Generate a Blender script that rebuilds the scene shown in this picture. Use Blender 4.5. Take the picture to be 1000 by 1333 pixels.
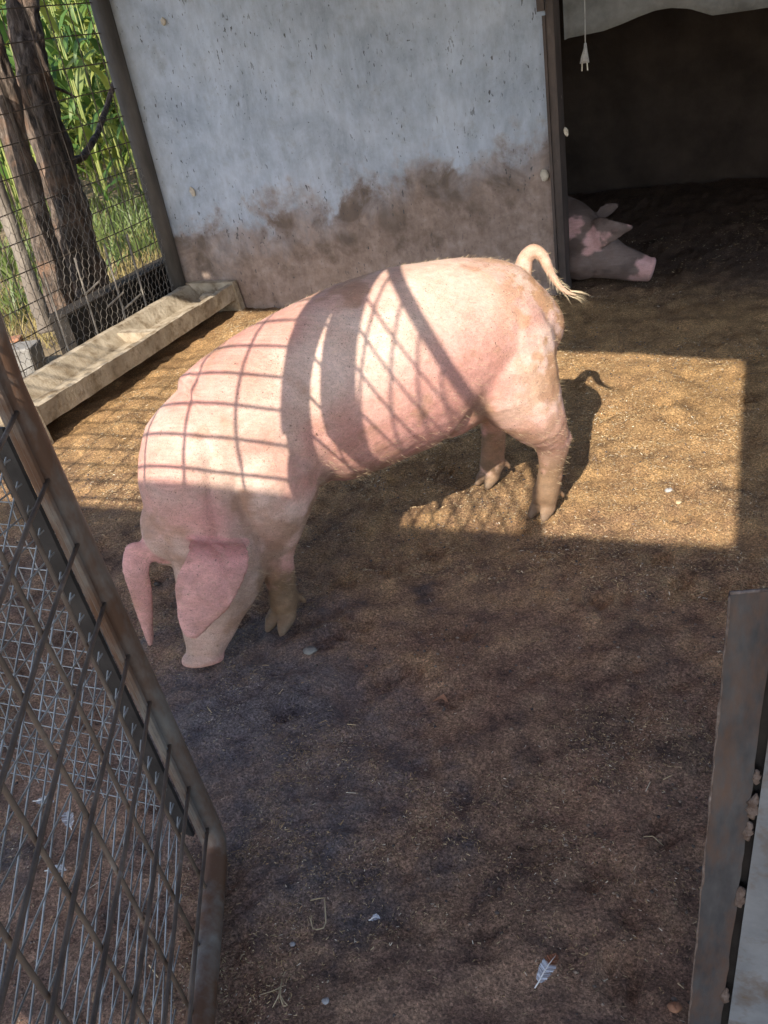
import bpy, bmesh, math, random
import numpy as np
from mathutils import Vector, Matrix, Quaternion

random.seed(7)
rng = np.random.default_rng(11)
for o in list(bpy.data.objects):
    bpy.data.objects.remove(o)
scene = bpy.context.scene
C = scene.collection

# ------------------------------------------------------------------ camera
CAM_H = 1.5
F_PX = 1115.0                       # focal length in pixels of the 1000 x 1333 photograph
RW = np.array([[0.9240033, 0.05425085, -0.3785165],
               [0.35040616, -0.51640994, 0.78136822],
               [-0.15307979, -0.85462133, -0.49617432]])   # columns: right, down, forward
camd = bpy.data.cameras.new("camera")
camo = bpy.data.objects.new("camera", camd)
C.objects.link(camo)
camo.matrix_world = Matrix(((RW[0, 0], -RW[0, 1], -RW[0, 2], 0),
                            (RW[1, 0], -RW[1, 1], -RW[1, 2], 0),
                            (RW[2, 0], -RW[2, 1], -RW[2, 2], CAM_H), (0, 0, 0, 1)))
camd.sensor_fit = 'HORIZONTAL'
camd.sensor_width = 36
camd.lens = F_PX / 1000 * 36
camd.clip_start = 0.02
camd.clip_end = 600
scene.camera = camo

# ------------------------------------------------------------------ light
SUNV = Vector((0.038, -1.27, 1.0)).normalized()      # towards the sun
SLX, SLY = -0.038, 1.27                              # ground shift of a shadow per metre of height
world = bpy.data.worlds.new("World")
scene.world = world
world.use_nodes = True
wn = world.node_tree
bg = wn.nodes["Background"]
sky = wn.nodes.new("ShaderNodeTexSky")
sky.sky_type = 'NISHITA'
sky.sun_disc = False
sky.sun_elevation = math.asin(SUNV.z)
sky.sun_rotation = math.atan2(SUNV.x, SUNV.y)
wn.links.new(sky.outputs[0], bg.inputs[0])
bg.inputs[1].default_value = 0.15
sund = bpy.data.lights.new("sun", 'SUN')
sund.energy = 3.9
sund.angle = math.radians(0.45)
sund.color = (1.0, 0.90, 0.75)
suno = bpy.data.objects.new("sun", sund)
C.objects.link(suno)
suno.location = (2, -20, 18)
suno.rotation_euler = (-SUNV).to_track_quat('-Z', 'Y').to_euler()
scene.view_settings.view_transform = 'Standard'
scene.view_settings.look = 'None'
scene.view_settings.exposure = 1.0
scene.view_settings.gamma = 1

# ------------------------------------------------------------------ pixel helpers (a pixel gives a direction; the surface it touches the distance)
def _ray(px, py):
    return RW @ np.array([px - 500.0, py - 666.5, F_PX])
def GR(px, py, z=0.0):
    r = _ray(px, py); t = (z - CAM_H) / r[2]
    return np.array([r[0] * t, r[1] * t, z])
def YP(px, py, y):
    r = _ray(px, py); t = y / r[1]
    return np.array([r[0] * t, y, CAM_H + r[2] * t])
def XP(px, py, x):
    r = _ray(px, py); t = x / r[0]
    return np.array([x, r[1] * t, CAM_H + r[2] * t])

# ------------------------------------------------------------------ noise in numpy
def _hash(i, j, k, seed):
    n = (i * 374761393 + j * 668265263 + k * 2147483647 + seed * 974634777) & 0xFFFFFFFF
    n = ((n ^ (n >> 13)) * 1274126177) & 0xFFFFFFFF
    return ((n ^ (n >> 16)) & 0xFFFFFF) / float(0xFFFFFF)
def vnoise(p, seed=0):
    p = np.asarray(p, float)
    i = np.floor(p).astype(np.int64); fr = p - i; fr = fr * fr * (3 - 2 * fr)
    out = 0
    for dx in (0, 1):
        for dy in (0, 1):
            for dz in (0, 1):
                w = (fr[:, 0] if dx else 1 - fr[:, 0]) * (fr[:, 1] if dy else 1 - fr[:, 1]) * (fr[:, 2] if dz else 1 - fr[:, 2])
                out = out + w * _hash(i[:, 0] + dx, i[:, 1] + dy, i[:, 2] + dz, seed)
    return out
def fbm(p, octaves=4, seed=0):
    p = np.asarray(p, float); a = 0.5; s = 0; tot = 0
    for o in range(octaves):
        s = s + a * vnoise(p * (2 ** o) + 17.3 * o, seed + o); tot += a; a *= 0.5
    return s / tot
def sstep(x, a, b):
    t = np.clip((x - a) / (b - a), 0, 1); return t * t * (3 - 2 * t)

# ------------------------------------------------------------------ materials
def newmat(name):
    m = bpy.data.materials.new(name); m.use_nodes = True
    nt = m.node_tree
    b = nt.nodes["Principled BSDF"]
    return m, nt, b
def N(nt, typ, **kw):
    n = nt.nodes.new(typ)
    for k, v in kw.items():
        setattr(n, k, v)
    return n
def noise(nt, vec, scale, detail=6, rough=0.6, dist=0.0):
    n = N(nt, "ShaderNodeTexNoise")
    n.inputs["Scale"].default_value = scale; n.inputs["Detail"].default_value = detail
    n.inputs["Roughness"].default_value = rough; n.inputs["Distortion"].default_value = dist
    nt.links.new(vec, n.inputs["Vector"])
    return n.outputs["Fac"]
def ramp(nt, fac, stops):
    r = N(nt, "ShaderNodeValToRGB")
    e = r.color_ramp.elements
    while len(e) < len(stops):
        e.new(0.5)
    for el, (p, c) in zip(e, stops):
        el.position = p
        el.color = tuple(c) + (1,) if len(c) == 3 else c
    nt.links.new(fac, r.inputs[0])
    return r.outputs[0]
def g(v):
    return (v, v, v)
def mix(nt, fac, a, b, typ='MIX'):
    m = N(nt, "ShaderNodeMix", data_type='RGBA', blend_type=typ)
    for sock, v in ((0, fac), (6, a), (7, b)):
        if hasattr(v, "is_output"):
            nt.links.new(v, m.inputs[sock])
        elif sock == 0:
            m.inputs[0].default_value = v
        else:
            m.inputs[sock].default_value = tuple(v) + (1,)
    return m.outputs[2]
def math_n(nt, op, a, b=None):
    m = N(nt, "ShaderNodeMath", operation=op)
    for i, v in enumerate((a, b)):
        if v is None:
            continue
        if hasattr(v, "is_output"):
            nt.links.new(v, m.inputs[i])
        else:
            m.inputs[i].default_value = v
    return m.outputs[0]
def bump(nt, b, h, strength=0.3, dist=0.01):
    n = N(nt, "ShaderNodeBump")
    n.inputs["Strength"].default_value = strength; n.inputs["Distance"].default_value = dist
    nt.links.new(h, n.inputs["Height"]); nt.links.new(n.outputs[0], b.inputs["Normal"])
def coords(nt, kind="Object"):
    return N(nt, "ShaderNodeTexCoord").outputs[kind]
def mottled(name, c1, c2, c3=None, scale=8, rough=0.85, bs=0.4, bd=0.01, bscale=60, metal=0.0, spots=None, spec=0.3, stretch=None):
    """noise-mottled surface; spots = (colour, scale, lo, hi)"""
    m, nt, b = newmat(name)
    v = coords(nt)
    if stretch:
        mp = N(nt, "ShaderNodeMapping"); mp.inputs["Scale"].default_value = stretch
        nt.links.new(v, mp.inputs[0]); v = mp.outputs[0]
    n1 = noise(nt, v, scale, 8, 0.65)
    st = [(0.32, c1), (0.62, c2)] + ([(0.78, c3)] if c3 else [])
    col = ramp(nt, n1, st)
    if spots:
        n2 = noise(nt, v, spots[1], 5, 0.7)
        col = mix(nt, ramp(nt, n2, [(spots[2], g(0)), (spots[3], g(1))]), col, spots[0])
    nt.links.new(col, b.inputs["Base Color"])
    b.inputs["Roughness"].default_value = rough
    b.inputs["Metallic"].default_value = metal
    b.inputs["Specular IOR Level"].default_value = spec
    bump(nt, b, noise(nt, v, bscale, 6, 0.7), bs, bd)
    return m

M = {}
# mud floor
m, nt, b = newmat("mud")
v = coords(nt)
big = noise(nt, v, 1.6, 5, 0.6, 0.4)
mid = noise(nt, v, 9, 8, 0.7)
fine = noise(nt, v, 190, 5, 0.8)
sxy = N(nt, "ShaderNodeSeparateXYZ"); nt.links.new(v, sxy.inputs[0])
col = ramp(nt, big, [(0.34, (0.046, 0.034, 0.030)), (0.48, (0.165, 0.112, 0.087)), (0.66, (0.29, 0.188, 0.138))])
col = mix(nt, ramp(nt, mid, [(0.40, g(0)), (0.66, g(0.8))]), col, (0.35, 0.245, 0.170))
col = mix(nt, ramp(nt, mid, [(0.28, g(0.85)), (0.43, g(0))]), col, (0.040, 0.033, 0.032))
# dry straw tone with painted sun brightness at the back; painted sky sheen on slurry
dry_lit_f = math_n(nt, 'ADD', sxy.outputs[1], math_n(nt, 'MULTIPLY', math_n(nt, 'SUBTRACT', big, 0.5), 2.2))
dry_lit_f = math_n(nt, 'ADD', dry_lit_f, math_n(nt, 'MULTIPLY', math_n(nt, 'SUBTRACT', mid, 0.5), 1.6))
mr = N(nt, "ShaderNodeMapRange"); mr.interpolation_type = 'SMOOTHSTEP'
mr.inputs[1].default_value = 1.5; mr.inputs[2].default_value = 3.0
nt.links.new(dry_lit_f, mr.inputs[0])
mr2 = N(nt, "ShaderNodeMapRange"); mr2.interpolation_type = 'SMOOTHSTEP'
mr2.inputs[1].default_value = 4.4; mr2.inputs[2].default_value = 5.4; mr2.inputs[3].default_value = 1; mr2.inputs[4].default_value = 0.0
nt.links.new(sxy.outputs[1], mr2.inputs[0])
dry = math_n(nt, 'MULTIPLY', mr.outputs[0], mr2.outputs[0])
col = mix(nt, math_n(nt, 'MULTIPLY', dry, 0.75), col, ramp(nt, mid, [(0.32, (0.25, 0.165, 0.078)), (0.6, (0.46, 0.32, 0.145))]))  # straw colour, lightened to carry the brightness of the sunlit band
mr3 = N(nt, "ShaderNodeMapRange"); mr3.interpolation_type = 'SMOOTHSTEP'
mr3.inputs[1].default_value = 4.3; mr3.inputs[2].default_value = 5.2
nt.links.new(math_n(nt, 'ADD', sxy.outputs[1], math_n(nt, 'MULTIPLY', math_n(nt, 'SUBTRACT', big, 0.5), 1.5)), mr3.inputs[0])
col = mix(nt, math_n(nt, 'MULTIPLY', mr3.outputs[0], 0.85), col, (0.075, 0.056, 0.045))  # gloom of the shed interior painted into the floor colour
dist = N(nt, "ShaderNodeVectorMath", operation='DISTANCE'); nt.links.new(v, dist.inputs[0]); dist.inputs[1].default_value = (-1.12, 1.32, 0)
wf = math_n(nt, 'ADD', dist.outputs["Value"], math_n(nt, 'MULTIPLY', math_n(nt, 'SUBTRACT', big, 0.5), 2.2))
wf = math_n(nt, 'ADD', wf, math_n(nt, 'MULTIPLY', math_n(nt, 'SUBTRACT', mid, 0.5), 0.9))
wet_sheen = ramp(nt, wf, [(0.05, g(1)), (0.60, g(0))])
col = mix(nt, math_n(nt, 'MULTIPLY', wet_sheen, 0.75), col, (0.150, 0.147, 0.165))  # sky sheen of the wet slurry painted in as blue-grey
col = mix(nt, 0.8, col, ramp(nt, fine, [(0.33, g(0.12)), (0.66, g(1.9))]), 'MULTIPLY')
vor = N(nt, "ShaderNodeTexVoronoi"); vor.inputs["Scale"].default_value = 170
nt.links.new(v, vor.inputs["Vector"])
fl = ramp(nt, vor.outputs["Distance"], [(0.10, g(1)), (0.24, g(0))])
pick = N(nt, "ShaderNodeSeparateColor"); nt.links.new(vor.outputs["Color"], pick.inputs[0])
fl = mix(nt, 1.0, fl, ramp(nt, pick.outputs[0], [(0.62, g(0)), (0.80, g(1))]), 'MULTIPLY')
fl = mix(nt, 1.0, fl, ramp(nt, mid, [(0.34, g(0.12)), (0.6, g(1))]), 'MULTIPLY')
col = mix(nt, fl, col, (0.46, 0.36, 0.23))
nt.links.new(col, b.inputs["Base Color"])
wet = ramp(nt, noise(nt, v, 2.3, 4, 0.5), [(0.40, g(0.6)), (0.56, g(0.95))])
wet = mix(nt, wet_sheen, wet, (0.25, 0.25, 0.25))
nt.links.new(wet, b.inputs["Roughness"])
b.inputs["Specular IOR Level"].default_value = 0.35
vg = N(nt, "ShaderNodeTexVoronoi"); vg.inputs["Scale"].default_value = 210
nt.links.new(v, vg.inputs["Vector"])
vs_ = N(nt, "ShaderNodeSeparateColor"); nt.links.new(vg.outputs["Color"], vs_.inputs[0])
col = mix(nt, 1.0, col, (1.10, 0.98, 0.92), 'MULTIPLY')
col = mix(nt, 0.5, col, ramp(nt, vs_.outputs[0], [(0.0, g(0.55)), (0.55, g(1.2)), (1.0, g(2.2))]), 'MULTIPLY')
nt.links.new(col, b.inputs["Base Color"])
hsum = math_n(nt, 'ADD', math_n(nt, 'MULTIPLY', noise(nt, v, 45, 8, 0.75), 1.0), math_n(nt, 'MULTIPLY', fine, 0.5))
hsum = math_n(nt, 'ADD', hsum, math_n(nt, 'MULTIPLY', vs_.outputs[1], 0.35))
bump(nt, b, hsum, 1.0, 0.012)
M['mud'] = m

# plaster wall of the shed: limewash above, dung and mud stains below
m, nt, b = newmat("plaster_wall")
v = coords(nt)
sx = N(nt, "ShaderNodeSeparateXYZ"); nt.links.new(v, sx.inputs[0])
n1 = noise(nt, v, 3.2, 8, 0.62, 0.3)
n2 = noise(nt, v, 1.1, 3, 0.5)
n3 = noise(nt, v, 14, 8, 0.7)
clean = ramp(nt, noise(nt, v, 2.4, 8, 0.7, 0.5), [(0.28, (0.30, 0.345, 0.42)), (0.50, (0.45, 0.51, 0.61)), (0.72, (0.56, 0.62, 0.73))])
clean = mix(nt, ramp(nt, noise(nt, v, 7, 6, 0.7), [(0.56, g(0)), (0.72, g(0.55))]), clean, (0.31, 0.325, 0.345))
hz = math_n(nt, 'ADD', sx.outputs[2], math_n(nt, 'MULTIPLY', math_n(nt, 'SUBTRACT', n1, 0.5), -0.85))
hz = math_n(nt, 'ADD', hz, math_n(nt, 'MULTIPLY', math_n(nt, 'SUBTRACT', n3, 0.5), -0.30))
hz = math_n(nt, 'ADD', hz, math_n(nt, 'MULTIPLY', math_n(nt, 'ADD', sx.outputs[0], 0.6), -0.15))
stain = ramp(nt, hz, [(0.66, g(1)), (0.86, g(0.65)), (1.12, g(0))])
dirt = ramp(nt, n3, [(0.30, (0.24, 0.175, 0.14)), (0.55, (0.36, 0.275, 0.235)), (0.75, (0.46, 0.375, 0.335))])
col = mix(nt, stain, clean, dirt)
band = ramp(nt, hz, [(0.46, g(0)), (0.62, g(0.9)), (0.84, g(1)), (0.95, g(0))])
blot = ramp(nt, noise(nt, v, 4.5, 5, 0.6, 0.6), [(0.42, g(0)), (0.62, g(0.9))])
band = mix(nt, 1.0, band, blot, 'MULTIPLY')
col = mix(nt, band, col, (0.15, 0.112, 0.09))
pit = ramp(nt, noise(nt, v, 48, 3, 0.6), [(0.69, g(0)), (0.74, g(0.85))])
col = mix(nt, pit, col, (0.07, 0.065, 0.06))
mps = N(nt, "ShaderNodeMapping"); mps.inputs["Scale"].default_value = (1, 1, 0.38); mps.inputs["Rotation"].default_value = (0, 0.12, 0); nt.links.new(v, mps.inputs[0])
stk = ramp(nt, noise(nt, mps.outputs[0], 62, 2, 0.5), [(0.665, g(0)), (0.70, g(0.9))])
stm = ramp(nt, noise(nt, v, 5, 3, 0.6), [(0.40, g(0.15)), (0.60, g(1))])
col = mix(nt, mix(nt, 1.0, stk, stm, 'MULTIPLY'), col, (0.085, 0.085, 0.09))
str_ = ramp(nt, noise(nt, mps.outputs[0], 20, 6, 0.7), [(0.30, g(0.74)), (0.66, g(1.12))])
col = mix(nt, 0.7, col, str_, 'MULTIPLY')
scr = ramp(nt, noise(nt, v, 90, 4, 0.7), [(0.70, g(0)), (0.78, g(0.8))])
col = mix(nt, scr, col, (0.5, 0.48, 0.45))
nt.links.new(col, b.inputs["Base Color"])
b.inputs["Roughness"].default_value = 0.9
hh = math_n(nt, 'ADD', noise(nt, v, 26, 8, 0.75), math_n(nt, 'MULTIPLY', pit, -0.8))
bump(nt, b, hh, 0.55, 0.012)
M['plaster'] = m

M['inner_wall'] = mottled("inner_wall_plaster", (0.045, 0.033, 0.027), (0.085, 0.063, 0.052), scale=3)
M['concrete'] = mottled("trough_concrete", (0.30, 0.245, 0.175), (0.50, 0.425, 0.325), (0.62, 0.55, 0.45), scale=9, bs=0.7, bd=0.008, bscale=45,
                        spots=((0.17, 0.12, 0.07), 11, 0.48, 0.68))
M['rust_pipe'] = mottled("weathered_galvanised_pipe", (0.13, 0.125, 0.12), (0.23, 0.215, 0.195), (0.27, 0.25, 0.225), scale=13, rough=0.55, metal=0.25, bs=0.35, bd=0.003, bscale=160,
                         spots=((0.130, 0.072, 0.046), 7, 0.38, 0.58), stretch=(1, 1, 0.5))
M['rod_rust'] = mottled("rusty_rod", (0.075, 0.058, 0.050), (0.17, 0.130, 0.105), (0.30, 0.285, 0.275), scale=12, rough=0.75, metal=0.15, bs=0.4, bd=0.002, bscale=220)
M['galv'] = mottled("galvanised_wire", (0.17, 0.165, 0.16), (0.44, 0.47, 0.50), scale=9, rough=0.5, metal=0.35, bs=0.2, bd=0.002)
M['dark_steel'] = mottled("dark_steel", (0.018, 0.017, 0.018), (0.045, 0.042, 0.042), (0.075, 0.06, 0.05), scale=12, rough=0.6, metal=0.2, bs=0.3, bd=0.003)
M['wire'] = mottled("fence_wire", (0.055, 0.045, 0.036), (0.12, 0.095, 0.075), (0.2, 0.16, 0.12), scale=9, rough=0.7, metal=0.2, bs=0.2, bd=0.002)
M['hexwire'] = mottled("chicken_wire", (0.16, 0.14, 0.12), (0.30, 0.27, 0.24), scale=20, rough=0.6, metal=0.3, bs=0.1, bd=0.001)
M['pole'] = mottled("weathered_pole", (0.055, 0.050, 0.046), (0.115, 0.102, 0.092), (0.17, 0.145, 0.125), scale=9, rough=0.8, bs=0.5, bd=0.006, bscale=50, stretch=(1, 1, 0.25))
M['plate'] = mottled("mill_scale_steel", (0.045, 0.047, 0.054), (0.115, 0.116, 0.122), (0.19, 0.18, 0.17), scale=16, rough=0.5, metal=0.3, bs=0.25, bd=0.002, bscale=120,
                     spots=((0.15, 0.085, 0.055), 10, 0.44, 0.66), stretch=(1, 1, 0.35))
M['sheet_metal'] = mottled("galvanised_sheet", (0.16, 0.175, 0.195), (0.27, 0.29, 0.315), (0.31, 0.305, 0.295), scale=9, rough=0.5, metal=0.3, bs=0.15, bd=0.002,
                           spots=((0.16, 0.125, 0.10), 12, 0.48, 0.66))
M['weld'] = mottled("mortar_blob", (0.28, 0.24, 0.215), (0.45, 0.41, 0.38), scale=40, rough=0.9, bs=0.8, bd=0.006, bscale=120)
M['chip'] = mottled("pale_plaster_chip", (0.42, 0.36, 0.28), (0.62, 0.56, 0.47), scale=40, bs=0.5, bd=0.004)
M['weld_rust'] = mottled("weld_spatter", (0.10, 0.065, 0.05), (0.21, 0.165, 0.145), (0.33, 0.29, 0.27), scale=60, rough=0.9, bs=0.9, bd=0.006, bscale=140)
M['door_post'] = mottled("rusty_door_post", (0.055, 0.045, 0.042), (0.11, 0.085, 0.075), (0.17, 0.14, 0.125), scale=14, rough=0.7, bs=0.4, bd=0.004, bscale=90,
                         spots=((0.40, 0.36, 0.31), 19, 0.66, 0.72), stretch=(1, 1, 0.35))
M['roof'] = mottled("fibre_roof_sheet", (0.20, 0.19, 0.18), (0.31, 0.30, 0.29), scale=5)
M['timber'] = mottled("dark_timber", (0.014, 0.012, 0.010), (0.036, 0.029, 0.024), scale=7, bs=0.8, bd=0.01, bscale=40)
M['tarp'] = mottled("grey_cloth", (0.13, 0.132, 0.13), (0.24, 0.242, 0.24), (0.31, 0.31, 0.305), scale=7, rough=0.9, bs=0.5, bd=0.006)
M['white_plastic'] = mottled("white_plastic", (0.30, 0.29, 0.28), (0.46, 0.45, 0.44), scale=60, rough=0.5, bs=0.05)
M['brass'] = mottled("plug_pin", (0.42, 0.38, 0.30), (0.55, 0.50, 0.42), scale=60, rough=0.35, metal=0.7, bs=0.05)
M['ground'] = mottled("field_soil", (0.14, 0.105, 0.068), (0.27, 0.21, 0.13), (0.36, 0.29, 0.17), scale=1.5, bs=0.8, bd=0.03, bscale=9)
M['straw'] = mottled("straw", (0.34, 0.26, 0.155), (0.52, 0.42, 0.27), scale=30, rough=0.7, bs=0.1)
M['stone'] = mottled("grey_stone", (0.26, 0.25, 0.25), (0.42, 0.41, 0.41), scale=40, bs=0.4, bd=0.003)
M['brick'] = mottled("red_brick", (0.26, 0.12, 0.07), (0.40, 0.21, 0.13), (0.45, 0.30, 0.22), scale=20, bs=0.6, bd=0.005)
M['block'] = mottled("grey_block", (0.16, 0.15, 0.14), (0.27, 0.26, 0.245), scale=14, bs=0.6, bd=0.006)

# bark
m, nt, b = newmat("bark")
v = coords(nt)
mp = N(nt, "ShaderNodeMapping"); mp.inputs["Scale"].default_value = (1, 1, 0.16); nt.links.new(v, mp.inputs[0])
bk = noise(nt, mp.outputs[0], 26, 8, 0.7, 0.8)
bl = noise(nt, v, 4, 4, 0.6)
col = ramp(nt, bk, [(0.36, (0.024, 0.019, 0.016)), (0.52, (0.125, 0.092, 0.072)), (0.68, (0.29, 0.235, 0.195))])
col = mix(nt, ramp(nt, bl, [(0.52, g(0)), (0.64, g(0.5))]), col, (0.30, 0.16, 0.09))
nt.links.new(col, b.inputs["Base Color"]); b.inputs["Roughness"].default_value = 0.95
bump(nt, b, bk, 1.0, 0.04)
M['bark'] = m
M['pale_bark'] = mottled("pale_bark", (0.14, 0.115, 0.095), (0.27, 0.235, 0.20), scale=9, bs=0.9, bd=0.015, bscale=30, stretch=(1, 1, 0.2))

def leafmat(name, c1, c2, c3, sc=3.0, trans=0.35):
    m, nt, b = newmat(name)
    oi = N(nt, "ShaderNodeObjectInfo")
    n1 = noise(nt, coords(nt), sc, 4, 0.6)
    f = math_n(nt, 'ADD', math_n(nt, 'MULTIPLY', n1, 0.7), math_n(nt, 'MULTIPLY', oi.outputs["Random"], 0.4))
    col = ramp(nt, f, [(0.30, c1), (0.52, c2), (0.80, c3)])
    nt.links.new(col, b.inputs["Base Color"])
    b.inputs["Roughness"].default_value = 0.5
    tr = N(nt, "ShaderNodeBsdfTranslucent"); nt.links.new(col, tr.inputs[0])
    mx = N(nt, "ShaderNodeMixShader"); mx.inputs[0].default_value = trans
    nt.links.new(b.outputs[0], mx.inputs[1]); nt.links.new(tr.outputs[0], mx.inputs[2])
    nt.links.new(mx.outputs[0], nt.nodes["Material Output"].inputs[0])
    return m
M['corn'] = leafmat("corn_leaf", (0.04, 0.095, 0.022), (0.085, 0.165, 0.028), (0.26, 0.27, 0.05), 3.0, 0.28)
M['corn_stalk'] = mottled("corn_stalk", (0.12, 0.19, 0.05), (0.30, 0.31, 0.10), scale=6, rough=0.6, bs=0.1)
M['grass'] = leafmat("weeds", (0.07, 0.14, 0.04), (0.16, 0.21, 0.06), (0.36, 0.31, 0.13), 0.7)
M['dry_grass'] = leafmat("dry_grass", (0.30, 0.25, 0.10), (0.42, 0.34, 0.15), (0.52, 0.43, 0.22), 2.0)
M['leaf'] = leafmat("tree_leaf", (0.035, 0.085, 0.025), (0.065, 0.13, 0.035), (0.11, 0.17, 0.05))

def skinmat(name, speck=0.6, rough=0.62, sss=0.12):
    m, nt, b = newmat(name)
    v = coords(nt)
    at = N(nt, "ShaderNodeVertexColor"); at.layer_name = "Col"
    col = at.outputs[0]
    fine = noise(nt, v, 210, 5, 0.75)
    col = mix(nt, 0.55, col, ramp(nt, fine, [(0.3, g(0.72)), (0.7, g(1.2))]), 'MULTIPLY')
    col = mix(nt, 0.5, col, ramp(nt, noise(nt, v, 13, 6, 0.65), [(0.35, (0.86, 0.74, 0.68)), (0.65, (1.1, 1.1, 1.12))]), 'MULTIPLY')
    sp = ramp(nt, noise(nt, v, 120, 2, 0.5), [(0.68, g(0)), (0.735, g(1))])
    spm = ramp(nt, noise(nt, v, 6, 4, 0.6), [(0.36, g(0.35)), (0.62, g(1))])
    sp = mix(nt, 1.0, sp, spm, 'MULTIPLY')
    sp = math_n(nt, 'MULTIPLY', sp, speck)
    col = mix(nt, sp, col, (0.12, 0.075, 0.055))
    sp2 = ramp(nt, noise(nt, v, 330, 2, 0.5), [(0.56, g(0)), (0.66, g(0.55 * speck))])
    col = mix(nt, mix(nt, 1.0, sp2, spm, 'MULTIPLY'), col, (0.17, 0.10, 0.08))
    mpb = N(nt, "ShaderNodeMapping"); mpb.inputs["Rotation"].default_value = (0, 0, math.radians(132.7)); mpb.inputs["Scale"].default_value = (14, 130, 130)
    nt.links.new(v, mpb.inputs[0])
    hb = noise(nt, mpb.outputs[0], 1.0, 3, 0.6)
    col = mix(nt, 0.35, col, ramp(nt, hb, [(0.32, g(0.66)), (0.66, g(1.22))]), 'MULTIPLY')
    sc = ramp(nt, noise(nt, v, 34, 3, 0.6, 1.2), [(0.70, g(0)), (0.75, g(0.5 * speck))])
    col = mix(nt, sc, col, (0.22, 0.13, 0.09))
    nt.links.new(col, b.inputs["Base Color"])
    b.inputs["Roughness"].default_value = rough
    b.inputs["Specular IOR Level"].default_value = 0.35
    b.inputs["Subsurface Weight"].default_value = sss
    b.inputs["Subsurface Radius"].default_value = (0.012, 0.005, 0.003)
    b.inputs["Subsurface Scale"].default_value = 1.0
    mp = N(nt, "ShaderNodeMapping"); mp.inputs["Scale"].default_value = (1, 1, 2.2); nt.links.new(v, mp.inputs[0])
    hgt = math_n(nt, 'ADD', math_n(nt, 'MULTIPLY', noise(nt, mp.outputs[0], 30, 6, 0.7, 0.5), 1.0), math_n(nt, 'MULTIPLY', math_n(nt, 'ADD', fine, hb), 0.3))
    bump(nt, b, hgt, 0.28, 0.006)
    return m
M['skin'] = skinmat("pig_skin", 0.95)
M['skin2'] = skinmat("resting_pig_skin", 0.3, 0.7, 0.05)
m, nt, b = newmat("blond_bristle")
b.inputs["Base Color"].default_value = (0.62, 0.47, 0.30, 1); b.inputs["Roughness"].default_value = 0.5
M['bristle'] = m
m, nt, b = newmat("tail_bristle")
b.inputs["Base Color"].default_value = (0.66, 0.50, 0.27, 1); b.inputs["Roughness"].default_value = 0.5
M['tail_bristle'] = m
b.inputs["Base Color"].default_value = (0.70, 0.58, 0.40, 1)
m, nt, b = newmat("feather_vane")
at = N(nt, "ShaderNodeVertexColor"); at.layer_name = "Col"
nt.links.new(at.outputs[0], b.inputs["Base Color"]); b.inputs["Roughness"].default_value = 0.7
M['feather'] = m
m, nt, b = newmat("quill")
b.inputs["Base Color"].default_value = (0.75, 0.73, 0.70, 1); b.inputs["Roughness"].default_value = 0.35
M['quill'] = m

# litter: colour per piece from an attribute
m, nt, b = newmat("chaff")
at = N(nt, "ShaderNodeVertexColor"); at.layer_name = "Col"
nt.links.new(at.outputs[0], b.inputs["Base Color"]); b.inputs["Roughness"].default_value = 0.75
M['chaff'] = m

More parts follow.
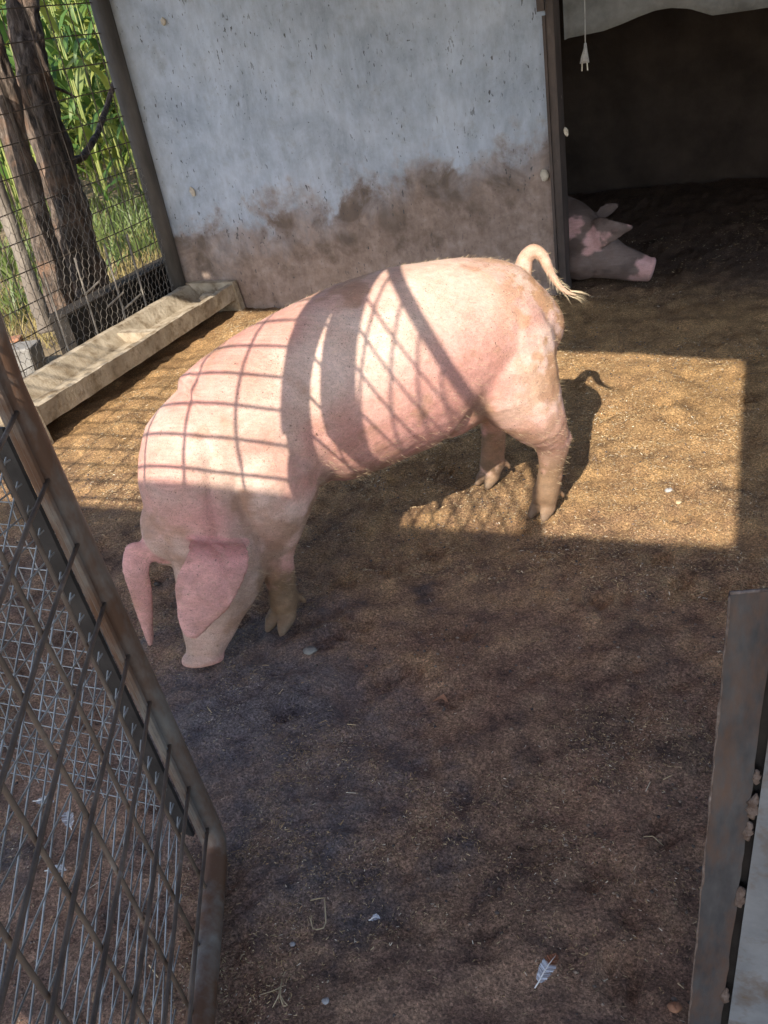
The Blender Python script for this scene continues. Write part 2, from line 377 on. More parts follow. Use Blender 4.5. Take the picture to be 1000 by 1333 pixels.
# ------------------------------------------------------------------ mesh helpers
def wob(k_, s_):
    return (math.sin(k_ * 12.9898 + s_ * 4.1) * 43758.5453 % 1 - 0.5)
class MB:
    def __init__(self):
        self.v = []; self.f = []
    def add(self, vs, fs):
        o = len(self.v)
        self.v += [tuple(map(float, p)) for p in vs]
        self.f += [tuple(i + o for i in q) for q in fs]
        return self
    def box(self, lo, hi):
        x0, y0, z0 = lo; x1, y1, z1 = hi
        return self.add([(x0, y0, z0), (x1, y0, z0), (x1, y1, z0), (x0, y1, z0), (x0, y0, z1), (x1, y0, z1), (x1, y1, z1), (x0, y1, z1)],
                        [(0, 3, 2, 1), (4, 5, 6, 7), (0, 1, 5, 4), (1, 2, 6, 5), (2, 3, 7, 6), (3, 0, 4, 7)])
    def obox(self, c, ax, ay, az):
        """oriented box: centre and three half-axis vectors"""
        c, ax, ay, az = map(np.asarray, (c, ax, ay, az))
        vs = [c + sx * ax + sy * ay + sz * az for sz in (-1, 1) for sx, sy in ((-1, -1), (1, -1), (1, 1), (-1, 1))]
        return self.add(vs, [(0, 3, 2, 1), (4, 5, 6, 7), (0, 1, 5, 4), (1, 2, 6, 5), (2, 3, 7, 6), (3, 0, 4, 7)])
    def loft(self, rings, n=16):
        """rings: (centre, U, V) half-axis vectors; closed at both ends"""
        th = np.linspace(0, 2 * np.pi, n, endpoint=False)
        cs, sn = np.cos(th)[:, None], np.sin(th)[:, None]
        vs = []; fs = []
        for c, U, V in rings:
            vs += list(np.asarray(c)[None] + cs * np.asarray(U)[None] + sn * np.asarray(V)[None])
        k = len(rings)
        for i in range(k - 1):
            for j in range(n):
                j2 = (j + 1) % n
                fs.append((i * n + j, i * n + j2, (i + 1) * n + j2, (i + 1) * n + j))
        fs.append(tuple(range(n - 1, -1, -1)))
        fs.append(tuple((k - 1) * n + j for j in range(n)))
        return self.add(vs, fs)
    def tube(self, pts, r, n=8):
        pts = [np.asarray(p, float) for p in pts]
        rr = r if hasattr(r, "__len__") else [r] * len(pts)
        rings = []
        for i, p in enumerate(pts):
            d = pts[min(i + 1, len(pts) - 1)] - pts[max(i - 1, 0)]
            d = d / (np.linalg.norm(d) + 1e-12)
            ref = np.array([0, 0, 1.0]) if abs(d[2]) < 0.9 else np.array([1.0, 0, 0])
            if i and abs(np.dot(prev, d)) < 0.95:
                u = prev - d * np.dot(prev, d)
            else:
                u = np.cross(d, ref)
            u = u / np.linalg.norm(u); prev = u
            w = np.cross(d, u)
            rings.append((p, u * rr[i], w * rr[i]))
        return self.loft(rings, n)
    def mesh(self, name, smooth=False):
        me = bpy.data.meshes.new(name)
        me.from_pydata(self.v, [], self.f)
        if smooth:
            me.polygons.foreach_set("use_smooth", [True] * len(me.polygons))
        me.update()
        return me
    def build(self, name, mat, parent=None, smooth=False, loc=None):
        o = bpy.data.objects.new(name, self.mesh(name, smooth))
        o.data.materials.append(M[mat] if isinstance(mat, str) else mat)
        C.objects.link(o)
        if parent is not None:
            o.parent = parent
        if loc is not None:
            o.location = loc
        return o
def raw_obj(name, verts, faces, mat, parent=None, smooth=False, cols=None):
    """fast mesh from numpy arrays; faces an (n,3) or (n,4) array; cols per vertex"""
    me = bpy.data.meshes.new(name)
    verts = np.asarray(verts, np.float32); faces = np.asarray(faces, np.int32)
    k = faces.shape[1]
    me.vertices.add(len(verts)); me.vertices.foreach_set("co", verts.ravel())
    me.loops.add(faces.size); me.loops.foreach_set("vertex_index", faces.ravel())
    me.polygons.add(len(faces))
    me.polygons.foreach_set("loop_start", np.arange(0, faces.size, k, dtype=np.int32))
    me.polygons.foreach_set("loop_total", np.full(len(faces), k, np.int32))
    if smooth:
        me.polygons.foreach_set("use_smooth", np.ones(len(faces), bool))
    me.update(calc_edges=True)
    if cols is not None:
        ca = me.color_attributes.new("Col", 'FLOAT_COLOR', 'POINT')
        cc = np.ones((len(verts), 4), np.float32); cc[:, :3] = cols
        ca.data.foreach_set("color", cc.ravel())
    o = bpy.data.objects.new(name, me)
    me.materials.append(M[mat] if isinstance(mat, str) else mat)
    C.objects.link(o)
    if parent is not None:
        o.parent = parent
    return o
def tag(o, label=None, cat=None, group=None, kind=None):
    if label: o["label"] = label
    if cat: o["category"] = cat
    if group: o["group"] = group
    if kind: o["kind"] = kind
    return o
def thing(name, label, cat, loc=(0, 0, 0), group=None):
    o = bpy.data.objects.new(name, None); C.objects.link(o)
    o.location = [float(q) for q in loc]; o.empty_display_size = 0.1
    return tag(o, label, cat, group)

# ------------------------------------------------------------------ ground
hrng = np.random.default_rng(77)
HOOF = [(hrng.uniform(-1.9, .3), hrng.uniform(.75, 3.8), hrng.uniform(0, 6.28)) for _ in range(85)]
def floor_h(x, y):
    p = np.column_stack([x, y, np.zeros_like(x)])
    hgt = (fbm(p * 2.2, 3, 3) - 0.5) * 0.022 + (fbm(p * 9, 3, 5) - 0.5) * 0.042 + (fbm(p * 26, 3, 7) - 0.5) * 0.028 + (fbm(p * 60, 2, 9) - 0.5) * 0.010
    # ridge of swept litter beside the trough
    ridge = np.exp(-((x + 2.78) / 0.10) ** 2) * sstep(y, 2.5, 2.8) * (1 - sstep(y, 4.2, 4.6))
    hgt = hgt + ridge * 0.02 * (0.4 + 1.2 * vnoise(p * 7, 21))
    for hx, hy, ha in HOOF:
        near = (np.abs(x - hx) < .09) & (np.abs(y - hy) < .09)
        if near.any():
            dx_, dy_ = x[near] - hx, y[near] - hy
            fu = dx_ * math.cos(ha) + dy_ * math.sin(ha); lv = -dx_ * math.sin(ha) + dy_ * math.cos(ha)
            r2 = np.minimum((fu / .040) ** 2 + ((lv - .019) / .017) ** 2, (fu / .040) ** 2 + ((lv + .019) / .017) ** 2)
            hgt[near] += -.016 * np.exp(-r2 ** 1.5) + .006 * np.exp(-(r2 - 2.2) ** 2 / .8)
    return hgt + 0.002
g0 = MB().add([(-300, -200, -0.045), (300, -200, -0.045), (300, 400, -0.045), (-300, 400, -0.045)], [(0, 1, 2, 3)])
tag(g0.build("ground", "ground"), "bare dry field soil around the pen", "ground", kind="structure")
ys = [0.05]
while ys[-1] < 7.4:
    ys.append(ys[-1] + 0.0095 + 0.006 * ys[-1])
ys = np.array(ys); xs = np.concatenate([np.arange(-3.52, -1.9, 0.022), np.arange(-1.9, 0.4, 0.0125), np.arange(0.4, 2.4, 0.05)])
XX, YY = np.meshgrid(xs, ys)
fx, fy = XX.ravel(), YY.ravel()
fz = floor_h(fx, fy)
nx, ny = len(xs), len(ys)
idx = np.arange(nx * ny).reshape(ny, nx)
ff = np.stack([idx[:-1, :-1], idx[:-1, 1:], idx[1:, 1:], idx[1:, :-1]], -1).reshape(-1, 4)
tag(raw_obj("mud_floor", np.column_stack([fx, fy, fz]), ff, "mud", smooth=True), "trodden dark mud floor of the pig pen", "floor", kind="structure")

# ------------------------------------------------------------------ shed (back of the pen)
WY = 4.73
shed = thing("shed", "grey plastered shed with brown-stained front wall and dark open doorway", "shed", (-2.2, WY, 0))
SL = np.array([-2.2, WY, 0.0])
def wall_box(lo, hi, mat, name="wall"):
    lo = np.array(lo) - SL; hi = np.array(hi) - SL
    return MB().box(lo, hi).build(name, mat, shed)
# front wall with a slightly wavy plaster face
wx = np.linspace(-3.40, -0.972, 90); wz = np.linspace(-0.05, 2.75, 100)
A, B = np.meshgrid(wx, wz)
pw = np.column_stack([A.ravel(), np.full(A.size, WY), B.ravel()])
dy = (fbm(pw * np.array([3, 3, 3]), 4, 31) - 0.5) * 0.03
edge = np.exp(-((pw[:, 0] + 3.40) / 0.10) ** 2)
pw[:, 1] += dy - 0.035 * edge
nW, nH = len(wx), len(wz)
iw = np.arange(nW * nH).reshape(nH, nW)
fw = np.stack([iw[:-1, :-1], iw[:-1, 1:], iw[1:, 1:], iw[1:, :-1]], -1).reshape(-1, 4)
back = pw.copy(); back[:, 1] = WY + 0.12
V = np.vstack([pw, back]) 
fb = fw[:, ::-1] + len(pw)
def strip(e):
    return np.stack([e[:-1], e[:-1] + len(pw), e[1:] + len(pw), e[1:]], -1)
sides = np.vstack([strip(iw[:, 0]), strip(iw[:, -1])[:, ::-1], strip(iw[0])[:, ::-1], strip(iw[-1])])
wo = raw_obj("wall", V, np.vstack([fw, fb, sides]), "plaster", smooth=True)
wo.parent = shed; wo.location = -SL
tag(wo, "limewashed wall with brown muddy stains")
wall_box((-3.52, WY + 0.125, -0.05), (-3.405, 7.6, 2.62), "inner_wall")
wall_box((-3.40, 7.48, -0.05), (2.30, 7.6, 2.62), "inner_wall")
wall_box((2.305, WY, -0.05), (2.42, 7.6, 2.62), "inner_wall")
wall_box((1.25, WY, -0.05), (2.30, WY + 0.12, 2.6), "plaster")
# door post: angle iron with a narrow front lip and bent strip at the top
dp = MB()
dp.box((-0.968 + 2.2, -0.022, -0.03), (-0.930 + 2.2, 0.13, 2.6))
dp.build("door_post", "door_post", shed)
ds = MB()
ds.box((-0.984 + 2.2, -0.030, 0.0), (-0.970 + 2.2, -0.012, 1.38))
ds.box((-1.006 + 2.2, -0.034, 1.40), (-0.971 + 2.2, -0.010, 2.4))
ds.build("door_strip", "door_post", shed)
# lumps of pale plaster left on wall and post
for (px, py, sx_, sz_) in ((708, 229, 0.022, 0.03), (737, 172, 0.009, 0.022), (211, 28, 0.015, 0.02), (249, 250, 0.017, 0.03)):
    p = YP(px, py, WY - 0.02) - SL
    k = MB(); rings = []
    for q, r_ in ((0.004, 1.0), (-0.003, 0.9), (-0.006, 0.5)):
        rings.append((p + np.array([0, q + (0.004 if px > 725 else 0.012), 0]), np.array([sx_ * r_, 0, 0.006]), np.array([-0.006, 0, sz_ * r_])))
    
    k.loft(rings, 11)
    k.v = [(q_[0] + 0.006 * wob(j_, px), q_[1], q_[2] + 0.008 * wob(j_, py)) for j_, q_ in enumerate(k.v)]
    k.build("plaster_lump", "chip", shed)
# dark sill is part of the floor colour; roof of corrugated sheets reaching out over the pen
ROOF_Z0 = 2.62
def roof_z(y):
    return ROOF_Z0 + 0.03 * (y - 1.0)
holes = []
for q in (YP(355, 390, 4.70), XP(266, 379, -3.25)):
    dz = (ROOF_Z0 - q[2]) / (1 + 0.03 * 1.27)
    holes.append((q[0] - SLX * dz, q[1] - SLY * dz))
def corr_sheet(name, x0, x1, y0, y1, mat, parent, off, zf, holes=(), th=0.006):
    nx_ = int(round((x1 - x0) / 0.024)); ny_ = max(2, int(round((y1 - y0) / 0.045)))
    X, Y = np.meshgrid(np.linspace(x0, x1, nx_ + 1), np.linspace(y0, y1, ny_ + 1))
    Z = zf(Y) + 0.010 * np.sin(X * 2 * np.pi / 0.19)
    top = np.column_stack([X.ravel(), Y.ravel(), Z.ravel()]); bot = top - np.array([0, 0, th])
    ii = np.arange(top.shape[0]).reshape(ny_ + 1, nx_ + 1)
    fq = np.stack([ii[:-1, :-1], ii[:-1, 1:], ii[1:, 1:], ii[1:, :-1]], -1).reshape(-1, 4)
    cx = top[fq].mean(1)
    keep = np.ones(len(fq), bool)
    for hx, hy in holes:
        keep &= ~((abs(cx[:, 0] - hx) < 0.03) & (abs(cx[:, 1] - hy) < 0.030))
    fq = fq[keep]
    n0 = len(top)
    def st(e):
        return np.stack([e[:-1], e[:-1] + n0, e[1:] + n0, e[1:]], -1)
    fcs = np.vstack([fq, fq[:, ::-1] + n0, st(ii[:, 0]), st(ii[:, -1]), st(ii[0]), st(ii[-1])])
    o = raw_obj(name, np.vstack([top, bot]) - np.asarray(off), fcs, mat, parent, smooth=True)
    return o
YR = 3.85 - 1.27 * ROOF_Z0          # eave that ends the light patch on the floor
YL = 4.66 - 1.27 * ROOF_Z0
for i_s, (x0, x1, y0) in enumerate(((-3.75, -2.80, YL + 0.13), (-2.86, -1.90, YL + 0.10), (-1.96, -1.00, YR + 0.45), (-1.06, -0.10, YR + 0.24), (-0.16, 0.80, YR + 0.12), (0.74, 1.70, YR + 0.0), (1.64, 2.55, YR - 0.1))):
    for (ya, yb, dz) in ((y0, 4.2, 0.034 * (i_s % 2)), (4.1, 7.8, 0.075 + 0.034 * (i_s % 2))):
        corr_sheet("roof_sheet", x0, x1, ya, yb, "roof", shed, SL, (lambda y, d=dz: roof_z(y) + d), holes)
for (ya, xa, xb) in ((1.55, -3.7, 2.5), (3.0, -3.7, 2.5)):
    MB().box(np.array((xa, ya, roof_z(ya) - 0.13)) - SL, np.array((xb, ya + 0.07, roof_z(ya) - 0.022)) - SL).build("purlin", "timber", shed)
for xq in (-3.62, 2.42):
    MB().box(np.array((xq, 1.53, -0.05)) - SL, np.array((xq + 0.09, 1.62, roof_z(1.55) - 0.132)) - SL).build("post", "timber", shed)

# unseen straight boards, added to draw the far edge of the light patch
def shadow_fascia(x0, q0, x1, q1, z0=2.50, z1=2.74):
    a_ = np.array([x0, q0 - 1.27 * z0, 0.0]); b_ = np.array([x1, q1 - 1.27 * z0, 0.0]); t_ = np.array([0, 0.025, 0])
    vs = [p_ + o_ + np.array([0, 0, z_]) - SL for z_ in (z0, z1) for p_, o_ in ((a_, 0 * t_), (b_, 0 * t_), (b_, t_), (a_, t_))]
    MB().add(vs, [(0, 3, 2, 1), (4, 5, 6, 7), (0, 1, 5, 4), (1, 2, 6, 5), (2, 3, 7, 6), (3, 0, 4, 7)]).build("shadow_fascia", "timber", shed)
shadow_fascia(-1.30, 3.97, 2.5, 3.37)
shadow_fascia(-3.75, 4.69, -1.31, 4.62)
# lean-to behind the photographer: its eave throws the near shadow line
NY, NZ = -1.15, (2.265 + 1.15) / 1.27
lt = thing("lean_to", "corrugated lean-to roof on timber posts in front of the pen", "roof", (0, -2, 0))
LO = np.array([0, -2, 0.0])
for i in range(8):
    corr_sheet("roof_sheet", -4.2 + i * 0.90, -4.2 + i * 0.90 + 0.95, -2.7, NY - 0.012, "roof", lt, LO, lambda y, d=0.03 * (i % 2): NZ - 0.030 + d + 0.10 * (y - NY))
for xq in (-4.0, -1.2, 0.95, 2.8):
    MB().box(np.array((xq, -2.3, -0.05)) - LO, np.array((xq + 0.09, -2.21, NZ - 0.15)) - LO).build("post", "timber", lt)
MB().box(np.array((-4.2, -2.30, NZ - 0.148)) - LO, np.array((3.0, -2.21, NZ - 0.135 + 0.0)) - LO).build("beam", "timber", lt)
raf = MB().box((0.100, NY - 1.15, 2.50), (0.208, 3.1, 2.588))
MB().box(np.array((-4.2, NY - 0.01, NZ - 0.12)) - LO, np.array((3.0, NY + 0.015, NZ + 0.003)) - LO).build("shadow_fascia", "timber", lt)  # straight board added to sharpen the near shadow line
tag(raf.build("rafter", "timber"), "dark timber rafter spanning from lean-to to shed roof", "beam")

# ------------------------------------------------------------------ hanging cloth and plug in the doorway
hz_pts = [(735, 52), (741, 49), (784, 41), (808, 32), (831, 22), (852, 14), (874, 10), (899, 11), (915, 16), (928, 20), (950, 17), (1000, 10), (1060, 6)]
bx_ = []; bz_ = []
for px, py in hz_pts:
    q = YP(px, py, WY + 0.2); bx_.append(q[0]); bz_.append(q[2])
X = np.linspace(-0.92, 0.45, 60)
vs = []
for j, tt in enumerate(np.linspace(0, 1, 14)):
    for x in X:
        zb = np.interp(x, bx_, bz_)
        vs.append((x, WY + 0.2 + 0.02 * math.sin(x * 9 + 1) * (1 - 0.4 * tt) + 0.01 * math.sin(x * 23), zb + (2.1 - zb) * tt))
vs = np.array(vs); n0 = len(vs)
ii = np.arange(n0).reshape(14, 60)
fq = np.stack([ii[:-1, :-1], ii[:-1, 1:], ii[1:, 1:], ii[1:, :-1]], -1).reshape(-1, 4)
V = np.vstack([vs, vs + np.array([0, 0.006, 0])])
def st(e):
    return np.stack([e[:-1], e[:-1] + n0, e[1:] + n0, e[1:]], -1)
hs = raw_obj("hanging_sheet", V, np.vstack([fq, fq[:, ::-1] + n0, st(ii[0]), st(ii[:, 0]), st(ii[:, -1]), st(ii[-1])]), "tarp", smooth=True)
tag(hs, "grey sheet with a wavy lower edge hanging in the shed doorway", "sheet")
md = MB().box((-0.925, WY + 0.17, 2.085), (1.249, WY + 0.24, 2.16))
tag(md.build("lintel_rail", "timber"), "dark timber rail across the top of the shed doorway", "rail")

pt, pb = YP(764, 0, WY + 0.06), YP(762, 57, WY + 0.06)
plug = thing("power_plug", "white two-pin power plug hanging on a thin cable in the doorway", "plug", (pb[0], pb[1], pb[2]))
k = MB()
pe = YP(761, 82, WY + 0.06) - pb
k.loft([((0, 0, 0.004), (0.006, 0, 0), (0, 0.006, 0)), ((0, 0, -0.02), (0.009, 0, 0), (0, 0.008, 0)), (pe * 0.65, (0.018, 0, 0), (0, 0.011, 0)), (pe, (0.024, 0, 0), (0, 0.012, 0))], 10)
plb = k.build("plug_body", "white_plastic", plug, True)
for sx_ in (-1, 1):
    MB().tube([pe + np.array([sx_ * 0.012, 0, 0.004]), pe + np.array([sx_ * 0.014, 0, -0.034])], 0.004, 6).build("pin", "brass", plb)
top = np.array([pb[0] + 0.02, WY + 0.165, 2.09]) - pb
MB().tube([(0, 0, 0), (0.003, 0, 0.12), (0.006, 0.0, 0.35), top], 0.0028, 6).build("cable", "white_plastic", plug)

# ------------------------------------------------------------------ feeding trough
TX0, TX1, TY0, TY1, TZ = -3.40, -3.03, 2.80, 4.66, 0.185
tr = thing("feeding_trough", "long pale concrete feeding trough along the wire fence", "trough", ((TX0 + TX1) / 2, (TY0 + TY1) / 2, 0))
TO = np.array([(TX0 + TX1) / 2, (TY0 + TY1) / 2, 0.0])
k = MB()
prof = [(TX0, 0.085), (TX1, 0.085), (TX1, TZ), (TX1 - 0.035, TZ), (TX1 - 0.10, 0.118), (TX0 + 0.12, 0.118), (TX0 + 0.045, TZ + 0.01), (TX0, TZ + 0.01)]
nY = 90
vs = []
for j in range(nY):
    y = TY0 + (TY1 - TY0) * j / (nY - 1)
    for q, (x, z) in enumerate(prof):
        w_ = 0.010 if q in (2, 3, 6, 7) else 0.006
        pp = np.array([[x * 9 + q * 3, y * 9, z * 9]])
        vs.append((x + (fbm(pp, 3, 40 + q)[0] - 0.5) * w_ - TO[0], y - TO[1], z + (fbm(pp * 1.3, 4, 50 + q)[0] - 0.5) * w_ * 1.6))
fs = []
P8 = len(prof)
for j in range(nY - 1):
    for q in range(P8):
        q2 = (q + 1) % P8
        fs.append((j * P8 + q, j * P8 + q2, (j + 1) * P8 + q2, (j + 1) * P8 + q))
k.add(vs, fs)
k.f += [tuple(range(P8 - 1, -1, -1)), tuple((nY - 1) * P8 + q for q in range(P8))]
tbo = k.build("trough_body", "concrete", tr)
for y0, y1 in ((TY0 - 0.045, TY0 - 0.002), (TY1 + 0.002, TY1 + 0.05)):
    e = MB(); 
    e.add([(TX0 - TO[0], y0 - TO[1], -0.03), (TX1 + 0.03 - TO[0], y0 - TO[1], -0.03), (TX1 + 0.004 - TO[0], y0 - TO[1], TZ + 0.012), (TX0 - TO[0], y0 - TO[1], TZ + 0.02),
           (TX0 - TO[0], y1 - TO[1], -0.03), (TX1 + 0.03 - TO[0], y1 - TO[1], -0.03), (TX1 + 0.004 - TO[0], y1 - TO[1], TZ + 0.012), (TX0 - TO[0], y1 - TO[1], TZ + 0.02)],
          [(0, 1, 2, 3), (7, 6, 5, 4), (0, 4, 5, 1), (1, 5, 6, 2), (2, 6, 7, 3), (3, 7, 4, 0)])
    e.build("end_support", "concrete", tr)
yp = 3.86
e = MB(); e.box((TX0 + 0.05 - TO[0], yp - 0.03 - TO[1], 0.10), (TX1 - 0.04 - TO[0], yp + 0.03 - TO[1], TZ - 0.012)); e.build("partition", "concrete", tr)
# ledge the fence stands on
lg = MB(); lg.box((-3.515, 1.0, -0.04), (-3.402, 4.70, 0.13)); 
tag(lg.build("concrete_kerb", "concrete"), "low concrete kerb under the square-mesh fence", "kerb")
st_ = MB(); c_ = GR(283, 372, 0.18); 
st_.loft([((0, 0, -0.02), (0.05, 0, 0), (0, 0.035, 0)), ((0, 0, 0.012), (0.062, 0.01, 0), (-0.008, 0.045, 0)), ((0.004, 0, 0.034), (0.034, 0.01, 0), (-0.006, 0.024, 0))], 11)
tag(st_.build("stone", "concrete", None, True, (TX1 - 0.14, 4.57, 0.128)), "pale lump lying in the shaded far end of the trough", "stone")

# ------------------------------------------------------------------ left fence: square mesh with chicken wire
FX = -3.455
fo = thing("mesh_fence", "square wire-mesh fence with chicken wire behind the trough", "fence", (FX, 3.0, 0))
FO = np.array([FX, 3.0, 0.0])
z = 0.21; i = 0
while z < 2.1:
    pts = [np.array([FX + 0.012 * wob(i, j), y, z + 0.012 * wob(i + 9, j)]) - FO for j, y in enumerate(np.linspace(1.05, 4.70, 9))]
    MB().tube(pts, 0.0032, 5).build("wire", "wire", fo); i += 1
    z += 0.145
y = 1.15; i = 0
while y < 4.68:
    zt = 2.1
    pts = [np.array([FX + 0.007 + 0.012 * wob(i, j + 3), y + 0.012 * wob(i + 5, j), zz]) - FO for j, zz in enumerate(np.linspace(0.10, zt, 6))]
    MB().tube(pts, 0.0032, 5).build("wire", "wire", fo); i += 1
    if y > 2.4:
        pts = [np.array([FX + 0.014 + 0.01 * wob(i, j + 3), y + 0.085 + 0.012 * wob(i + 5, j), zz]) - FO for j, zz in enumerate(np.linspace(0.10, 1.12, 5))]
        MB().tube(pts, 0.0024, 5).build("wire", "wire", fo)
    y += 0.17
for yy in (3.52, 3.78, 4.05, 4.27):
    MB().tube([np.array([FX + 0.03, yy + 0.0, 0.10]) - FO, np.array([FX + 0.028, yy + 0.02, 0.62]) - FO], 0.006, 6).build("stake", "hexwire", fo)
for (ya, yb, zz) in ((3.78, 3.93, 0.42), (3.93, 4.1, 0.3), (4.05, 4.25, 0.24)):
    MB().tube([np.array([FX + 0.034, ya, zz]) - FO, np.array([FX + 0.033, yb, zz + 0.03]) - FO], 0.006, 6).build("stake", "hexwire", fo)
hv = []; he = []
cw, ch = 0.048, 0.042
segs = []
for jz in range(int(0.85 / ch)):
    for jy in range(int(2.2 / cw)):
        y0 = 2.48 + jy * cw + (cw / 2 if jz % 2 else 0); z0 = 0.14 + jz * ch
        bul = 0.02 * math.sin(y0 * 5) + 0.01 * math.sin(z0 * 17)
        a0 = (FX + 0.04 + bul, y0, z0); a1 = (FX + 0.04 + bul, y0, z0 + ch * 0.5)
        b1 = (FX + 0.04 + bul, y0 - cw / 2, z0 + ch); b2 = (FX + 0.04 + bul, y0 + cw / 2, z0 + ch)
        segs += [(a0, a1), (a1, b1), (a1, b2)]
def seg_mesh(segs, r):
    A = np.array([s_[0] for s_ in segs], float); B = np.array([s_[1] for s_ in segs], float)
    d = B - A; d /= np.linalg.norm(d, axis=1)[:, None] + 1e-9
    ref = np.where(np.abs(d[:, 2:3]) < 0.9, np.array([[0, 0, 1.0]]), np.array([[1.0, 0, 0]]))
    u = np.cross(d, ref); u /= np.linalg.norm(u, axis=1)[:, None]; w = np.cross(d, u)
    vs = []
    for q in range(3):
        an = q * 2 * np.pi / 3
        vs.append(A + r * (math.cos(an) * u + math.sin(an) * w))
    for q in range(3):
        an = q * 2 * np.pi / 3
        vs.append(B + r * (math.cos(an) * u + math.sin(an) * w))
    V = np.stack(vs, 1).reshape(-1, 3)
    base = np.arange(len(segs))[:, None] * 6
    F = np.vstack([base + np.array([[q, (q + 1) % 3, 3 + (q + 1) % 3, 3 + q]]) for q in range(3)])
    return V, F
V, F = seg_mesh(segs, 0.0013)
o = raw_obj("chicken_wire", V - FO, F, "hexwire", fo); o["kind"] = "stuff"
cpn = MB().tube([(-3.43 - FX, 4.655 - 3.0, -0.03), (-3.432 - FX, 4.655 - 3.0, 0.9), (-3.436 - FX, 4.655 - 3.0, 2.3)], [0.05, 0.053, 0.055], 14)
cpn.build("post", "pole", fo, True)
MB().tube([(0.0, 1.08 - 3.0, -0.03), (0, 1.08 - 3.0, 2.2)], 0.035, 10).build("post", "pole", fo, True)

# ------------------------------------------------------------------ front fence left of the gate (seen through the gate)
QX, QY = -1.05, 0.985
ff_ = thing("mesh_fence", "galvanised mesh fence on a dark steel post behind the open gate", "fence", (QX, QY, 0))
QO = np.array([QX, QY, 0.0])
MB().obox((-0.085, -0.012, 0.49), (0.026, 0, 0), (0, 0.004, 0), (-0.034, 0, 0.515)).build("post", "dark_steel", ff_)
segs = []
zz = 0.04
while zz < 0.95:
    segs.append(((-0.075, 0.012, zz), (-2.35, 0.012, zz + 0.004 * math.sin(zz * 40)))); zz += 0.05
xx = -0.09
while xx > -2.35:
    segs.append(((xx, 0.016, 0.02), (xx + 0.004, 0.016, 0.95))); xx -= 0.05
V, F = seg_mesh(segs, 0.0018)
o = raw_obj("fine_mesh", V, F, "galv", ff_); o["kind"] = "stuff"
MB().box((-2.39, -0.02, -0.03), (-2.35, 0.02, 1.1)).build("post", "dark_steel", ff_)
mp_ = thing("shadow_rod_grid", "unseen rusty rod grid added to cast square shadows on the pig", "fence", (-1.0, 0.6, 0))  # rod grid set out of view to throw the mesh shadow
PZ = 0.303
for zz in np.arange(1.067 + PZ, 2.62, 0.108):
    MB().tube([(-0.02, 0.0, zz), (-2.42, 0.0, zz)], 0.0048, 6).build("rod", "rod_rust", mp_)
for i_, xx in enumerate(np.arange(-0.158, -2.4, -0.127)):
    lo_ = -0.03 if i_ in (4, 9, 14) else 1.30
    MB().tube([(xx, 0.01, lo_), (xx, 0.01, 2.60)], 0.0048, 6).build("rod", "rod_rust", mp_)
MB().box((-0.060, 0.016, 1.50), (0.0, 0.026, 2.62)).build("shadow_edge_board", "timber", mp_)  # strip added to cast the left dark band on the pig
MB().box((-2.44, 0.018, -0.03), (-2.40, 0.058, 2.62)).build("post", "dark_steel", mp_)

# ------------------------------------------------------------------ open gate, hinged beside the photographer
GA = np.array([-0.990, 0.945, 0.0])            # free corner
gd = np.array([0.4405, -0.8977, 0.0]); up = np.array([0, 0, 1.0])
GL = 1.0; GH_F, GH_H = 2.13, 1.99
gate = thing("gate", "open rusty pipe gate with crossed rods and thin bars", "gate", GA)
pr = 0.0265
zb = 0.035
gn = np.array([-0.8977, -0.4405, 0.0])        # away from the pen's doorway side
MB().tube([tuple(up * GH_F), tuple(gd * GL + up * GH_H)], pr * 0.72, 12).build("top_rail", "rust_pipe", gate, True)
MB().tube([tuple(gd * GL + up * zb), tuple(gd * GL + up * GH_H)], pr, 12).build("hinge_stile", "rust_pipe", gate, True)
def bow(z_):
    return 0.056 * np.interp(z_, [0, 0.55, 1.1, 1.45, 1.8, 2.2], [0, 0.5, 1.0, 0.75, 0.2, 0.0])
def gtop(u):
    return GH_F + (GH_H - GH_F) * u / GL
def clipline(u0, z0, du, dz, umin, umax):
    """clip a line in gate coordinates to the frame"""
    t0, t1 = -10, 10
    ts = []
    for num, den in (((umin - u0), du), ((umax - u0), du)):
        if abs(den) > 1e-9: ts.append(num / den)
    lo, hi = min(ts), max(ts)
    tz = (zb + 0.01 - z0) / dz
    tt = (GH_F - z0 + (GH_H - GH_F) * u0 / GL) / (dz - (GH_H - GH_F) / GL * du)
    lo, hi = max(lo, min(tz, tt)), min(hi, max(tz, tt))
    return (lo, hi) if hi - lo > 0.03 else None
def gpt(u, z, off):
    return gd * u + up * z + gn * (off + bow(z) * (1 - u / GL))
k = MB()
k.tube([tuple(gpt(0, z_, 0)) for z_ in (GH_F, 1.8, 1.45, 1.25, 1.1, 0.8, 0.5, 0.12)] + [tuple(gd * 0.012 + up * 0.055), tuple(gd * 0.05 + up * zb), tuple(gd * 0.6 + up * zb), tuple(gd * GL + up * zb)], pr, 16)
k.build("pipe_frame", "rust_pipe", gate, True)
k = MB(); k.tube([tuple(gpt(0.036, z_, 0.0)) for z_ in np.linspace(0.10, 1.95, 12)], 0.0065, 6); k.build("mesh_strip", "rust_pipe", gate)
u = 0.145; i = 0
while u < GL - 0.03:
    lean = 0.035 * (1 + 0.3 * math.sin(i))
    pts = [gpt(u + lean * (t_ - 0.5), zb + (gtop(u) - zb) * t_, 0.004 + 0.004 * math.sin(t_ * 9 + i)) for t_ in np.linspace(0, 1, 7)]
    MB().tube(pts, 0.0039, 7).build("rod", "rod_rust", gate, True); u += 0.128; i += 1
z = 0.11; i = 0
